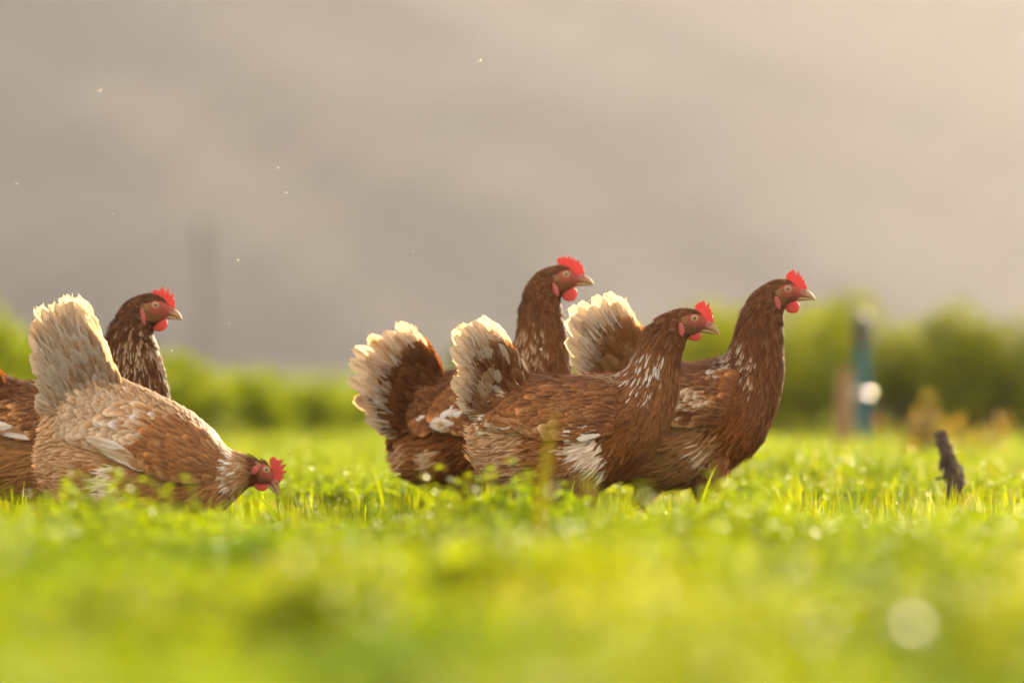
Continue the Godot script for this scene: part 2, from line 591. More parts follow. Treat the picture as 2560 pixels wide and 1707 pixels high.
func hen_tail(h: Hen) -> void:
	var t: Dictionary = h.cfg.tail
	var rim: Array = t.rim
	var nr := rim.size()
	var down := Acc.new()
	for layer in 4:
		var reach: float = [1.0, 0.84, 0.62, 0.44][layer]
		var count: int = [9, 8, 7, 7][layer]
		for side in [1, -1]:
			for i in count:
				var f := (i + 0.5 * (layer % 2) + rng.randf_range(-0.15, 0.15)) / count
				f = clampf(f, 0.0, 0.999)
				var k := lerpf(0.09, 0.95, f) * (nr - 1)
				var r0: Array = rim[int(k)]
				var r1: Array = rim[mini(int(k) + 1, nr - 1)]
				var tp := Vector2(r0[0], r0[1]).lerp(Vector2(r1[0], r1[1]), k - int(k))
				var base := Vector2(t.from[0] - 16, t.from[1] + 4).lerp(Vector2(t.to[0], t.to[1]), smoothstep(0.0, 1.0, f))
				tp += Vector2(-13.0, 4.0) * ((1.0 - f) * float(t.get("inset", 1.0)))
				tp = base + (tp - base) * (reach * (rng.randf_range(0.93, 1.06) if layer == 0 else rng.randf_range(0.92, 1.05)))
				base = base.lerp(tp, 0.05 * layer)
				var zb: float = (9.0 + 34.0 * f + layer * 8.0) * side
				var zt: float = (6.0 + 44.0 * sin(f * PI * 0.85) + layer * 9.0 + rng.randf_range(-5, 5)) * side
				var p0 := hp(h, base.x, base.y, zb)
				var p1 := hp(h, tp.x, tp.y, zt)
				var nn := Vector3(rng.randf_range(-0.25, 0.25), rng.randf_range(-0.1, 0.35), side).normalized()
				var cols: Array = t.colors[layer]
				var v := rng.randf_range(0.82, 1.15)
				var mixw := rng.randf()
				var a := Acc.new()
				var tipc: Color = cols[2]
				if mixw < t.get("odd", 0.25): tipc = tipc.lerp(cols[0], 0.6)
				vane(a, p0, p1, nn, rng.randf_range(40, 54) * h.s, rng.randf_range(0.02, 0.07), vary(cols[0], v), vary(cols[1], v), vary(tipc, rng.randf_range(0.9, 1.08)), t.get("fray", 0.2) * (0.55 if layer < 2 else 0.35))
				put("tail_feather", a, M.tail, h.root)
	# soft coverts that round off the root of the tail
	var from := Vector2(t.from[0], t.from[1])
	var to := Vector2(t.to[0], t.to[1])
	for k in 760:
		var f := rng.randf()
		var g := pow(rng.randf(), 1.3) * 0.58 - 0.16
		var kk := f * (nr - 1)
		var r0: Array = rim[int(kk)]
		var r1: Array = rim[mini(int(kk) + 1, nr - 1)]
		var tp := Vector2(r0[0], r0[1]).lerp(Vector2(r1[0], r1[1]), kk - int(kk))
		var base := from.lerp(to, f)
		var p := base + (tp - base) * g
		var side := 1 if k % 2 == 0 else -1
		var z := (44.0 + 30.0 * sin(f * PI)) * (1.0 - 0.3 * maxf(g, 0.0)) * side + rng.randf_range(-5, 5)
		var pos := hp(h, p.x, p.y, z)
		var dir := hp(h, tp.x, tp.y, z * 0.8) - hp(h, base.x, base.y, z)
		dir = (dir.normalized() + Vector3(rng.randf_range(-0.25, 0.25), rng.randf_range(-0.25, 0.25), 0)).normalized()
		var cols: Array = t.colors[5]
		var bl := noise.get_noise_2d(p.x * 1.6, p.y * 1.6)
		var v := rng.randf_range(0.75, 1.2)
		var cc: Array = cols
		if bl > 0.28 and t.has("patch"): cc = t.patch
		feather(down, pos, dir, Vector3(rng.randf_range(-0.3, 0.3), rng.randf_range(0.0, 0.3), side).normalized(), rng.randf_range(44, 66) * h.s, rng.randf_range(22, 32) * h.s, 0.05, 0.1, vary(cc[0], v), vary(cc[1], v), vary(cc[2], v), ROUND)
	for k in 420:
		var f := rng.randf()
		var g := rng.randf_range(0.08, 0.8)
		var kk := f * (nr - 1)
		var r0: Array = rim[int(kk)]
		var r1: Array = rim[mini(int(kk) + 1, nr - 1)]
		var tp := Vector2(r0[0], r0[1]).lerp(Vector2(r1[0], r1[1]), kk - int(kk))
		var base := from.lerp(to, smoothstep(0.0, 1.0, f))
		var p := base + (tp - base) * g
		var side := 1 if k % 2 == 0 else -1
		var z := lerpf(34.0 + 40.0 * f, 12.0 + 50.0 * sin(f * PI * 0.85), g) * side + rng.randf_range(0, 16) * side
		var dir := (hp(h, tp.x, tp.y, z * 0.9) - hp(h, base.x, base.y, z)).normalized()
		dir = (dir + Vector3(rng.randf_range(-0.22, 0.22), rng.randf_range(-0.22, 0.22), 0)).normalized()
		var band: int = 0 if g > 0.72 else (1 if g > 0.55 else (2 if g > 0.38 else 3))
		var cols: Array = t.colors[band]
		var cc: Color = vary(cols[2] if g > 0.66 else (cols[1] if g > 0.5 else cols[0]), rng.randf_range(0.85, 1.1))
		feather(down, hp(h, p.x, p.y, z), dir, Vector3(rng.randf_range(-0.4, 0.4), 0.1, side).normalized(), minf(rng.randf_range(26, 60), (tp - base).length() * (0.97 - g)) * h.s, rng.randf_range(3.0, 6.0) * h.s, rng.randf_range(-0.03, 0.08), 0.05, cc, cc, cc.lerp(cols[2], 0.35 if g < 0.5 else 0.7), STRAND, 0.0)
	put("tail_coverts", down, M.tail, h.root, "stuff")


func hen_wing(h: Hen) -> void:
	var w: Dictionary = h.cfg.wing
	var top: Array = w.top       # front -> tip
	var bot: Array = w.bottom
	for side in [1, -1]:
		var wing := Node3D.new()
		wing.name = "wing"
		h.root.add_child(wing, true)
		var a := Acc.new()
		# a thin shell gives the folded wing its thickness
		var na := 18
		var nb := 9
		var first := 0
		for ia in na + 1:
			for ib in nb + 1:
				var u := float(ia) / na
				var v := float(ib) / nb
				var p := wing_px(top, bot, u, v)
				var sp := surf(h, p.x, p.y)
				var off := (3.0 + 15.0 * smoothstep(0.0, 0.8, v) * sin(clampf(u * 1.15 + 0.12, 0.0, 1.0) * PI)) * h.s
				if v > 0.99: off = -4.0 * h.s
				var q: Vector3 = sp[0] + Vector3(0, 0, off)
				var col: Color = plumage(h, p, 3.0)[0]
				a.vert(Vector3(q.x, q.y, q.z * side), Vector3.UP, col)
		for ia in na:
			for ib in nb:
				var i := first + ia * (nb + 1) + ib
				if side > 0: a.quad(i, i + nb + 1, i + nb + 2, i + 1)
				else: a.quad(i, i + 1, i + nb + 2, i + nb + 1)
		a.smooth()
		# rows of coverts
		var count: int = w.get("count", 430)
		for k in count:
			var v := sqrt(float(k) / count) * 0.93
			v = clampf(float(k) / count + rng.randf_range(-0.03, 0.03), 0.0, 0.93)
			var u := 1.0 - fposmod(k * 0.618, 1.0)
			var p := wing_px(top, bot, u, v)
			var p2 := wing_px(top, bot, minf(u + 0.12, 1.1), v - 0.02)
			var sp := surf(h, p.x, p.y)
			var off := (5.0 + 16.0 * smoothstep(0.0, 0.8, v) * sin(clampf(u * 1.15 + 0.12, 0.0, 1.0) * PI)) * h.s
			var pos: Vector3 = sp[0] + Vector3(0, 0, off)
			var d2 := (p2 - p).normalized()
			var nn: Vector3 = sp[1]
			var d := Vector3(d2.x, -d2.y + rng.randf_range(-0.16, 0.12), rng.randf_range(-0.1, 0.02)).normalized()
			d = (d - nn * d.dot(nn)).normalized()
			pos.z *= side
			nn.z *= side
			d.z *= side
			var cols := plumage(h, p, 3.0)
			var kk := rng.randf_range(0.76, 1.18)
			var big := lerpf(0.75, 1.5, u)
			feather(a, pos, d, nn, rng.randf_range(36, 50) * big * h.s, rng.randf_range(23, 33) * h.s * lerpf(0.85, 1.15, u), rng.randf_range(0.06, 0.15), 0.1, vary(cols[0], kk), vary(cols[1].lerp(TAN, 0.22), kk * 1.1), vary(cols[2], kk * (1.2 if rng.randf() > 0.06 else 2.6)), ROUND)
		var cv := put("wing_coverts", a, M.feather, wing, "stuff")
		# folded flight feathers along the lower edge
		for k in int(w.get("flights", 11)):
			var u := 0.2 + 0.075 * k
			var v := 0.99 - 0.075 * (k % 4)
			var p := wing_px(top, bot, minf(u, 0.86), v)
			var p2 := wing_px(top, bot, minf(minf(u, 0.8) + rng.randf_range(0.34, 0.46), 1.04), v - 0.05)
			var s0 := surf(h, p.x, p.y)
			var s1 := surf(h, p2.x, p2.y)
			var q0: Vector3 = s0[0] + Vector3(0, 0, (10.0 + 2.0 * k) * h.s)
			var q1: Vector3 = s1[0] + Vector3(0, 0, (7.0 + 2.0 * k) * h.s)
			q1.z = maxf(q1.z, q0.z * 0.55)
			var nn: Vector3 = s0[1]
			q0.z *= side
			q1.z *= side
			nn.z *= side
			var cols: Array = w.light if k % int(w.get("every", 3)) == 1 else w.dark
			var f := Acc.new()
			vane(f, q0, q1, nn, rng.randf_range(20, 27) * h.s, 0.03, vary(cols[0], rng.randf_range(0.85, 1.1)), vary(cols[1], 1.0), vary(cols[2], rng.randf_range(0.85, 1.1)), 0.12)
			put("flight_feather", f, M.feather, wing)


func wing_px(top: Array, bot: Array, u: float, v: float) -> Vector2:
	return along(top, u).lerp(along(bot, u), v)


func along(line: Array, u: float) -> Vector2:
	var k := u * (line.size() - 1)
	var i := clampi(int(k), 0, line.size() - 2)
	return Vector2(line[i][0], line[i][1]).lerp(Vector2(line[i + 1][0], line[i + 1][1]), k - i)


func blade_shape(a: Acc, h: Hen, pts: Array, thick: float) -> void:   # a fleshy blade standing in the middle plane of the head
	var poly := PackedVector2Array()
	for p in pts:
		poly.append(head_frame(h, p[0], p[1]))
	var n := poly.size()
	var mid := Vector2.ZERO
	for p in poly: mid += p / n
	var sgn := 0.0
	for i in n:
		var e := poly[(i + 1) % n] - poly[i]
		sgn += poly[i].cross(e)
	var inner := PackedVector2Array()
	for i in n:
		var e := (poly[(i + 1) % n] - poly[(i + n - 1) % n]).normalized()
		var into := Vector2(-e.y, e.x) * signf(sgn)
		inner.append(poly[i] + into * 1.5)
	var tris := Geometry2D.triangulate_polygon(inner)
	if tris.is_empty():
		inner = poly
		tris = Geometry2D.triangulate_polygon(poly)
	for side in [1, -1]:
		var first := a.v.size()
		for i in n:
			var g := noise.get_noise_2d(inner[i].x * 7.0, inner[i].y * 7.0) * 1.2
			var low := clampf((inner[i].distance_to(mid)) / 30.0, 0.0, 1.0)
			a.vert(hp(h, inner[i].x, inner[i].y, side * (thick * (1.0 - 0.5 * low) + g * 0.5)), Vector3(0, 0, side), Color.WHITE)
		for i in n:
			a.vert(hp(h, poly[i].x, poly[i].y, 0.0), Vector3(0, 0, side), Color.WHITE)
		for i in range(0, tris.size(), 3):
			a.tri(first + tris[i], first + tris[i + 1], first + tris[i + 2])
		for i in n:
			var i2 := (i + 1) % n
			var e3 := (poly[i2] - poly[i]).normalized()
			var o := -Vector2(-e3.y, e3.x) * signf(sgn)
			a.n[first + n + i] = Vector3(o.x, -o.y, side * 0.3).normalized()
			a.quad(first + i, first + i2, first + n + i2, first + n + i)


func hen_head(h: Hen) -> void:
	var a := Acc.new()
	var hs: float = h.cfg.get("head_scale", 1.0)
	blade_shape(a, h, h.cfg.comb, 3.6)
	put("comb", a, M.comb, h.root)
	var bz: float = 9.0
	# beak: upper and lower mandible as lofts
	for part in ["upper_beak", "lower_beak"]:
		var b := Acc.new()
		var up: bool = part == "upper_beak"
		var rows := [[34, -3, 24, 22, 10], [43, -1, 34, 21.5, 9.5], [51, 3, 46, 21.5, 8], [59, 8.5, 56, 23, 6], [66, 15.5, 64, 26.5, 3.8], [70, 23, 69, 29.5, 1.6]] if up else [[18, 20, 20, 31, 9.5], [32, 19, 32, 30, 8.8], [46, 19.5, 46, 28.5, 6.8], [56, 21, 56, 28, 4.4], [62, 24, 61, 27.5, 1.5]]
		var sides := 12
		for i in rows.size():
			var r: Array = rows[i]
			var p0 := head_frame(h, r[0], r[1])
			var p1 := head_frame(h, r[2], r[3])
			var t := float(i) / (rows.size() - 1)
			for k in sides:
				var th := TAU * k / sides
				var p := (p0 + p1) * 0.5 + (p0 - p1) * 0.5 * cos(th)
				var z: float = sin(th) * r[4] * hs * (1.0 - 0.25 * cos(th))
				var g := noise.get_noise_2d(p.x * 8.0, p.y * 8.0) * 0.15 + 0.95
				var col := (Color(0.29, 0.165, 0.09) if up else Color(0.27, 0.17, 0.085)).lerp(Color(0.30, 0.2, 0.105), t) * g
				if up and cos(th) > 0.4 and i < 4: col = col.lerp(Color(0.15, 0.09, 0.065), 0.5)
				if up and i < 2: col = col.lerp(Color(0.25, 0.065, 0.05), 0.95 if i == 0 else 0.6)
				b.vert(hp(h, p.x, p.y, z), Vector3.UP, col)
		for i in rows.size() - 1:
			for k in sides:
				var k2 := (k + 1) % sides
				b.quad(i * sides + k, i * sides + k2, (i + 1) * sides + k2, (i + 1) * sides + k)
		for k in range(1, sides - 1):
			var e := (rows.size() - 1) * sides
			b.tri(e, e + k, e + k + 1)
		b.smooth()
		for i in b.n.size():   # outward
			var r2: Array = rows[i / sides]
			var c2 := (head_frame(h, r2[0], r2[1]) + head_frame(h, r2[2], r2[3])) * 0.5
			if b.n[i].dot(b.v[i] - hp(h, c2.x, c2.y)) < 0.0: b.n[i] = -b.n[i]
		var bk := put(part, b, M.beak, h.root)
		if up:
			var ns := Acc.new()
			for side in [1, -1]:
				var q := head_frame(h, 43, 6)
				ball(ns, hp(h, q.x, q.y, side * 8.8 * hs), Vector3(3.4, 1.2, 1.0) * h.s, Color(0.06, 0.035, 0.03), Basis(Vector3(0, 0, 1), -deg_to_rad(h.cfg.tilt + 32.0)), 6, 8)
			put("nostril", ns, M.beak, bk)
	for side in [1, -1]:
		# eye: lid ring, iris, pupil
		var sp := surf(h, h.cfg.eye.x, h.cfg.eye.y)
		var nz: Vector3 = sp[1]
		nz = (nz + Vector3(0, 0, 1.2)).normalized()
		var c: Vector3 = sp[0]
		c.z *= side
		nz.z *= side
		var bas := Basis(Quaternion(Vector3(0, 0, 1), nz))
		var lid := Acc.new()
		var ring := 20
		for i in ring:
			for k in 8:
				var th := TAU * i / ring
				var ph := TAU * k / 8
				var d := Vector3(cos(th), sin(th) * 0.92, 0)
				var p := d * (8.7 + 1.1 * cos(ph)) + Vector3(0, 0, 1.8 * sin(ph) + 1.2)
				lid.vert(c + bas * (p * h.s * hs), bas * (d * cos(ph) + Vector3(0, 0, sin(ph))), Color(0.36, 0.17, 0.115))
		for i in ring:
			for k in 8:
				var i2 := (i + 1) % ring
				var k2 := (k + 1) % 8
				lid.quad(i * 8 + k, i2 * 8 + k, i2 * 8 + k2, i * 8 + k2)
		put("eyelid", lid, M.skin, h.root)
		var ball_a := Acc.new()
		var rows := 10
		var cols := 20
		for i in rows + 1:
			for k in cols:
				var th := PI * 0.5 * i / rows
				var ph := TAU * k / cols
				var u := Vector3(sin(th) * cos(ph), sin(th) * sin(ph), cos(th))
				var col := Color(0.31, 0.21, 0.085) * (0.8 + 0.5 * absf(sin(ph * 7.0)) * 0.4)
				if sin(th) > 0.88: col = Color(0.06, 0.035, 0.025)
				ball_a.vert(c + bas * (u * Vector3(8.6, 8.0, 4.2) * h.s * hs), (bas * (u / Vector3(1, 1, 0.55))).normalized(), col)
		for i in rows:
			for k in cols:
				var k2 := (k + 1) % cols
				ball_a.quad(i * cols + k, i * cols + k2, (i + 1) * cols + k2, (i + 1) * cols + k)
		var eye := put("eye", ball_a, M.eye, h.root)
		var pup := Acc.new()
		ball(pup, c + bas * (Vector3(0, 0, 3.1) * h.s * hs), Vector3(4.1, 4.1, 1.6) * h.s * hs, Color(0.004, 0.004, 0.004), bas * Basis(Vector3(1, 0, 0), 0), 8, 14)
		put("pupil", pup, M.eye, eye)
		# wattle
		var wt: Array = h.cfg.get("wattle", [13, 43, 18, 17])
		var wa := Acc.new()
		var q := head_frame(h, wt[0], wt[1])
		var first := 0
		for i in 13:
			var th := PI * i / 12
			for k in 16:
				var ph := TAU * k / 16
				var u := Vector3(sin(th) * cos(ph), cos(th), sin(th) * sin(ph))
				var narrow := lerpf(1.0, 0.72, smoothstep(0.1, 1.0, u.y))
				var g := 1.0 + 0.12 * noise.get_noise_3dv(u * 40.0 + Vector3(side * 50, 0, 0))
				var p := Vector3(u.x * wt[2] * narrow, u.y * wt[3], u.z * 4.2) * g * hs
				p = p.rotated(Vector3(0, 0, 1), -deg_to_rad(h.cfg.tilt * 0.4))
				wa.vert(hp(h, q.x, q.y, side * (6.5 + 0.12 * (wt[3] - u.y * wt[3]))) + p * h.s, Vector3(u.x / 18.0, u.y / 17.0, u.z / 4.2).normalized(), Color.WHITE)
		for i in 12:
			for k in 16:
				var k2 := (k + 1) % 16
				wa.quad(i * 16 + k, i * 16 + k2, (i + 1) * 16 + k2, (i + 1) * 16 + k)
		put("wattle", wa, M.comb, h.root)
		# ear lobe and the little tuft over the ear
		var lb: Array = h.cfg.get("lobe", [-27, 34, 7.5, 18, 18])
		var le := head_frame(h, lb[0], lb[1])
		var sl := surf(h, le.x, le.y)
		var lp: Vector3 = sl[0]
		lp.z = (maxf(lp.z, 14.0 * h.s) - 0.5 * h.s) * side
		var la := Acc.new()
		ball(la, lp, Vector3(lb[2], lb[3], 3.2) * h.s * hs, Color.WHITE, Basis(Vector3(0, 0, 1), -deg_to_rad(h.cfg.tilt - lb[4])), 10, 14, 0.12)
		put("ear_lobe", la, M.lobe, h.root)
		var tuft := Acc.new()
		for k in 26:
			var e := head_frame(h, -19 + rng.randf_range(-4, 9), 7 + rng.randf_range(-6, 8))
			var st := surf(h, e.x, e.y)
			var tp: Vector3 = st[0]
			var tn: Vector3 = st[1]
			tp.z *= side
			tn.z *= side
			var d2 := Vector2(-1, 0.1 + rng.randf_range(-0.3, 0.4)).rotated(deg_to_rad(h.cfg.tilt))
			feather(tuft, tp, Vector3(d2.x, -d2.y, 0).normalized(), tn, rng.randf_range(9, 15) * h.s, 4.0 * h.s, 0.3, 0.2, GOLD * 0.7, GOLD, TAN, POINTED)
		put("ear_tuft", tuft, M.feather, h.root, "stuff")


func hen_legs(h: Hen) -> void:
	for leg in h.cfg.legs:
		var a := Acc.new()
		var z: float = leg[4]
		var top := hp(h, leg[2], leg[3] - 6, z)
		var foot := Vector3((leg[5] - h.cx) * h.s, 0.012, z * h.s)
		tube(a, [top, top.lerp(foot, 0.5) + Vector3(-0.002, 0, 0), foot], [0.0075, 0.006, 0.0065], 10, Color.WHITE)
		for t in [[0.055, 0.0], [0.045, 0.6], [0.045, -0.6], [-0.022, 0.1]]:
			var e := foot + Vector3(t[0] * cos(t[1]), -0.008, t[0] * sin(t[1]))
			tube(a, [foot, foot.lerp(e, 0.5) + Vector3(0, 0.004, 0), e], [0.0055, 0.0045, 0.002], 8, Color.WHITE)
		put("leg", a, M.leg, h.root)


func make_hen(cfg: Dictionary) -> void:
	rng.seed = hash(cfg.label)
	var h := Hen.new()
	h.cfg = cfg
	h.sec = cfg.sec
	h.s = cfg.depth / FOCAL
	h.cx = cfg.cx
	h.root = thing("hen", Vector3((cfg.cx - 1280.0) * h.s, 0, -cfg.depth), cfg.label, "hen", "brown hens in the pasture")
	shape_hen(h)
	hen_body(h)
	hen_plumage(h)
	hen_tail(h)
	hen_wing(h)
	hen_head(h)
	hen_legs(h)


const COMB_A := [[-3, -24], [-4, -33], [1, -40], [9, -45], [16, -50], [20, -43], [22, -35], [25, -40], [28, -48], [31, -40], [32, -30], [34, -32], [37, -37], [38, -29], [39, -21], [42, -27], [44, -20], [44, -13], [48, -12], [49, -4], [49, 8], [40, 12], [28, 6], [14, -8], [2, -15]]
const COMB_B := [[-14, -24], [-14, -34], [-8, -39], [0, -37], [6, -43], [10, -51], [14, -43], [17, -34], [20, -39], [25, -49], [28, -38], [30, -28], [35, -33], [40, -37], [40, -27], [39, -19], [45, -22], [46, -13], [48, -4], [48, 8], [40, 12], [27, 5], [12, -9], [-4, -15]]
const COMB_C := [[-20, -27], [-23, -39], [-16, -43], [-9, -42], [-6, -50], [-1, -42], [3, -40], [7, -50], [11, -41], [15, -38], [21, -46], [23, -36], [27, -33], [33, -38], [34, -28], [37, -25], [42, -27], [44, -16], [47, -4], [47, 8], [39, 12], [26, 4], [8, -11], [-10, -17]]


func make_hens() -> void:
	var brown_tail := [[CHEST, CHEST, RUST], [RUST, TAN, WHITE], [CHEST, RUST, CREAM], [CHEST, RUST, TAN], [CHEST, CHEST, RUST], [CHEST, RUST, RUST]]
	# the hen in front, walking
	make_hen({
		"label": "brown hen walking in front, with a bright white thigh patch and white streaked shoulder", "depth": 9.2, "cx": 1450.0,
		"sec": [[1185, 1040, 1178, 1090, 14], [1206, 958, 1186, 1150, 54], [1262, 916, 1228, 1205, 88], [1326, 931, 1308, 1226, 120], [1400, 937, 1396, 1240, 135], [1473, 937, 1482, 1230, 138], [1527, 931, 1562, 1188, 125], [1560, 917, 1630, 1137, 105], [1578, 893, 1675, 1065, 80], [1594, 860, 1698, 985, 60], [1611, 826, 1704, 920, 48], [1637, 797, 1712, 872, 40], [1675, 778, 1722, 846, 34], [1713, 770, 1738, 838, 29], [1745, 778, 1752, 829, 22], [1764, 796, 1762, 824, 13]],
		"streak": 0.25, "neck_s": 6.6, "fluff_c": 0.02, "eye": Vector2(1736, 796), "tilt": 12.0, "comb": COMB_A, "wattle": [10, 42, 18, 13],
		"main": CHEST, "main_edge": CHEST.lerp(RUST, 0.5), "main_tip": RUST, "head_col": DARK.lerp(CHEST, 0.6), "hackle": CHEST * 0.85, "hackle_edge": RUST, "thigh": Color(0.27, 0.13, 0.06),
		"blobs": [[1230, 1140, 85, 75, 0, TAN, TAN, CREAM], [1345, 1190, 110, 50, 10, Color(0.36, 0.19, 0.085), TAN, CREAM], [1400, 1140, 60, 55, 0, RUST, RUST, TAN], [1476, 1144, 40, 54, -8, WHITE, WHITE, WHITE], [1615, 925, 34, 52, 20, WHITE, DARK, WHITE], [1590, 895, 26, 24, 0, WHITE, CHEST, CREAM], [1545, 940, 44, 10, 8, CREAM, CHEST, CREAM], [1455, 1210, 50, 40, 0, Color(0.3, 0.17, 0.09), TAN, TAN], [1268, 965, 34, 20, -30, WHITE, CREAM, WHITE]],
		"tail": {"from": [1312, 945], "to": [1245, 1045], "rim": [[1258, 862], [1247, 830], [1237, 803], [1210, 796], [1181, 799], [1155, 812], [1140, 840], [1138, 900], [1136, 970], [1152, 1020], [1182, 1060]],
			"colors": [[TAN, WHITE, WHITE], [TAN, CREAM, WHITE], [RUST, CREAM, WHITE], [RUST.lerp(TAN, 0.4), TAN, CREAM], [RUST, RUST, TAN], [CHEST, RUST, TAN]], "patch": [CREAM, CREAM, WHITE], "fray": 0.3},
		"wing": {"top": [[1545, 965], [1430, 962], [1300, 985], [1240, 1035]], "bottom": [[1535, 1080], [1440, 1100], [1330, 1090], [1238, 1058]], "light": [CREAM, WHITE, CREAM], "dark": [RUST, TAN, RUST], "every": 4},
		"legs": [[1450, 1215, 1465, 1268, 55, 1470], [1375, 1215, 1360, 1268, -50, 1350]],
	})
	# right-hand hen, head high
	make_hen({
		"label": "rightmost brown hen with raised head facing the blue pipe and fanned white tail", "depth": 9.42, "cx": 1720.0,
		"sec": [[1475, 1050, 1472, 1100, 16], [1498, 958, 1484, 1155, 55], [1556, 896, 1535, 1192, 95], [1625, 906, 1605, 1212, 120], [1690, 904, 1690, 1222, 135], [1750, 903, 1782, 1196, 136], [1795, 890, 1862, 1148, 120], [1818, 872, 1912, 1098, 98], [1831, 842, 1944, 1020, 76], [1842, 810, 1961, 940, 60], [1853, 780, 1962, 865, 50], [1867, 752, 1962, 812, 43], [1888, 727, 1961, 782, 38], [1918, 708, 1967, 768, 33], [1950, 698, 1976, 760, 29], [1980, 705, 1990, 754, 22], [1999, 722, 2000, 746, 13]],
		"streak": 0.2, "neck_s": 6.7, "fluff_c": -0.1, "eye": Vector2(1969, 722.5), "tilt": 0.0, "comb": COMB_A,
		"main": CHEST * 0.85, "main_edge": CHEST, "main_tip": RUST * 0.85, "head_col": DARK.lerp(CHEST, 0.5), "hackle": CHEST * 0.75, "hackle_edge": CHEST, "thigh": Color(0.19, 0.085, 0.034),
		"blobs": [[1690, 1110, 90, 45, 0, Color(0.34, 0.185, 0.085), TAN, TAN], [1660, 1165, 100, 45, 0, Color(0.30, 0.155, 0.07), TAN, TAN], [1765, 1128, 24, 16, 35, CREAM, TAN, WHITE], [1835, 895, 22, 56, 22, CREAM, DARK, WHITE], [1870, 915, 26, 40, 0, TAN, DARK, CREAM], [1845, 850, 12, 40, 25, TAN, DARK, CREAM], [1720, 1000, 60, 25, 10, CHEST, TAN, CREAM], [1880, 1000, 60, 90, 0, CHEST, CHEST, RUST]],
		"tail": {"from": [1618, 905], "to": [1560, 985], "rim": [[1592, 830], [1581, 788], [1560, 740], [1530, 730], [1501, 743], [1465, 757], [1446, 768], [1430, 792], [1424, 838], [1428, 880], [1438, 930], [1450, 970]],
			"colors": [[WHITE, WHITE, WHITE], [TAN, WHITE, WHITE], [RUST.lerp(TAN, 0.5), TAN, CREAM], [RUST.lerp(TAN, 0.3), TAN, TAN], [RUST, RUST, TAN], [RUST, RUST, TAN]], "fray": 0.1, "odd": 0.2},
		"wing": {"top": [[1850, 930], [1730, 930], [1610, 960], [1570, 1010]], "bottom": [[1800, 1060], [1730, 1060], [1650, 1065], [1570, 1040]], "light": [WHITE, WHITE, CREAM], "dark": [TAN, TAN, TAN], "flights": 6},
		"legs": [[1775, 1185, 1758, 1250, 58, 1745], [1640, 1190, 1604, 1254, -45, 1602]],
	})
	# hen behind, middle
	make_hen({
		"label": "brown hen behind the front one with upright neck, tallest comb and fanned white tipped tail", "depth": 9.66, "cx": 1200.0,
		"sec": [[985, 1090, 983, 1140, 18], [1008, 990, 998, 1175, 58], [1060, 920, 1040, 1203, 95], [1110, 927, 1090, 1215, 118], [1160, 921, 1160, 1216, 132], [1215, 915, 1240, 1198, 132], [1253, 900, 1310, 1155, 118], [1272, 880, 1370, 1100, 98], [1283, 850, 1410, 1020, 78], [1291, 815, 1429, 930, 62], [1297, 775, 1419, 845, 52], [1305, 739, 1410, 790, 45], [1322, 704, 1404, 758, 39], [1352, 676, 1407, 741, 34], [1392, 664, 1418, 731, 30], [1424, 670, 1432, 722, 22], [1444, 689, 1444, 713, 13]],
		"streak": 0.28, "neck_s": 6.7, "fluff_c": -0.1, "eye": Vector2(1415, 686), "tilt": 0.0, "comb": COMB_C, "wattle": [9, 47, 20, 20], "lobe": [-27, 38, 7, 19, 22],
		"main": CHEST, "main_edge": CHEST, "main_tip": RUST, "head_col": DARK.lerp(CHEST, 0.6), "hackle": CHEST * 0.85, "hackle_edge": CHEST.lerp(RUST, 0.4), "thigh": Color(0.2, 0.1, 0.045),
		"blobs": [[1060, 1150, 60, 35, 20, RUST, RUST, TAN], [1085, 1145, 14, 24, 30, CREAM, CREAM, CREAM], [1000, 1150, 30, 40, 0, TAN, TAN, CREAM], [1320, 850, 40, 50, 10, TAN, CHEST * 0.8, CREAM], [1140, 1042, 34, 15, -20, WHITE, CREAM, WHITE]],
		"tail": {"from": [1100, 935], "to": [1045, 1075], "rim": [[1052, 852], [1040, 830], [1016, 804], [979, 816], [952, 830], [925, 857], [892, 883], [890, 911], [880, 947], [886, 993], [908, 1039], [940, 1081], [984, 1110]],
			"colors": [[TAN, WHITE, WHITE], [CREAM, WHITE, WHITE], [RUST, CREAM, WHITE], [CHEST, RUST, RUST], [CHEST, CHEST, RUST], [CHEST * 0.8, CHEST, RUST]], "fray": 0.3, "odd": 0.25},
		"wing": {"top": [[1330, 950], [1230, 950], [1130, 975], [1090, 1035]], "bottom": [[1330, 1080], [1240, 1095], [1150, 1085], [1085, 1062]], "light": [WHITE, WHITE, WHITE], "dark": [TAN, CREAM, WHITE], "every": 2},
		"legs": [[1180, 1195, 1177, 1244, 50, 1172], [1260, 1195, 1275, 1244, -45, 1280]],
	})
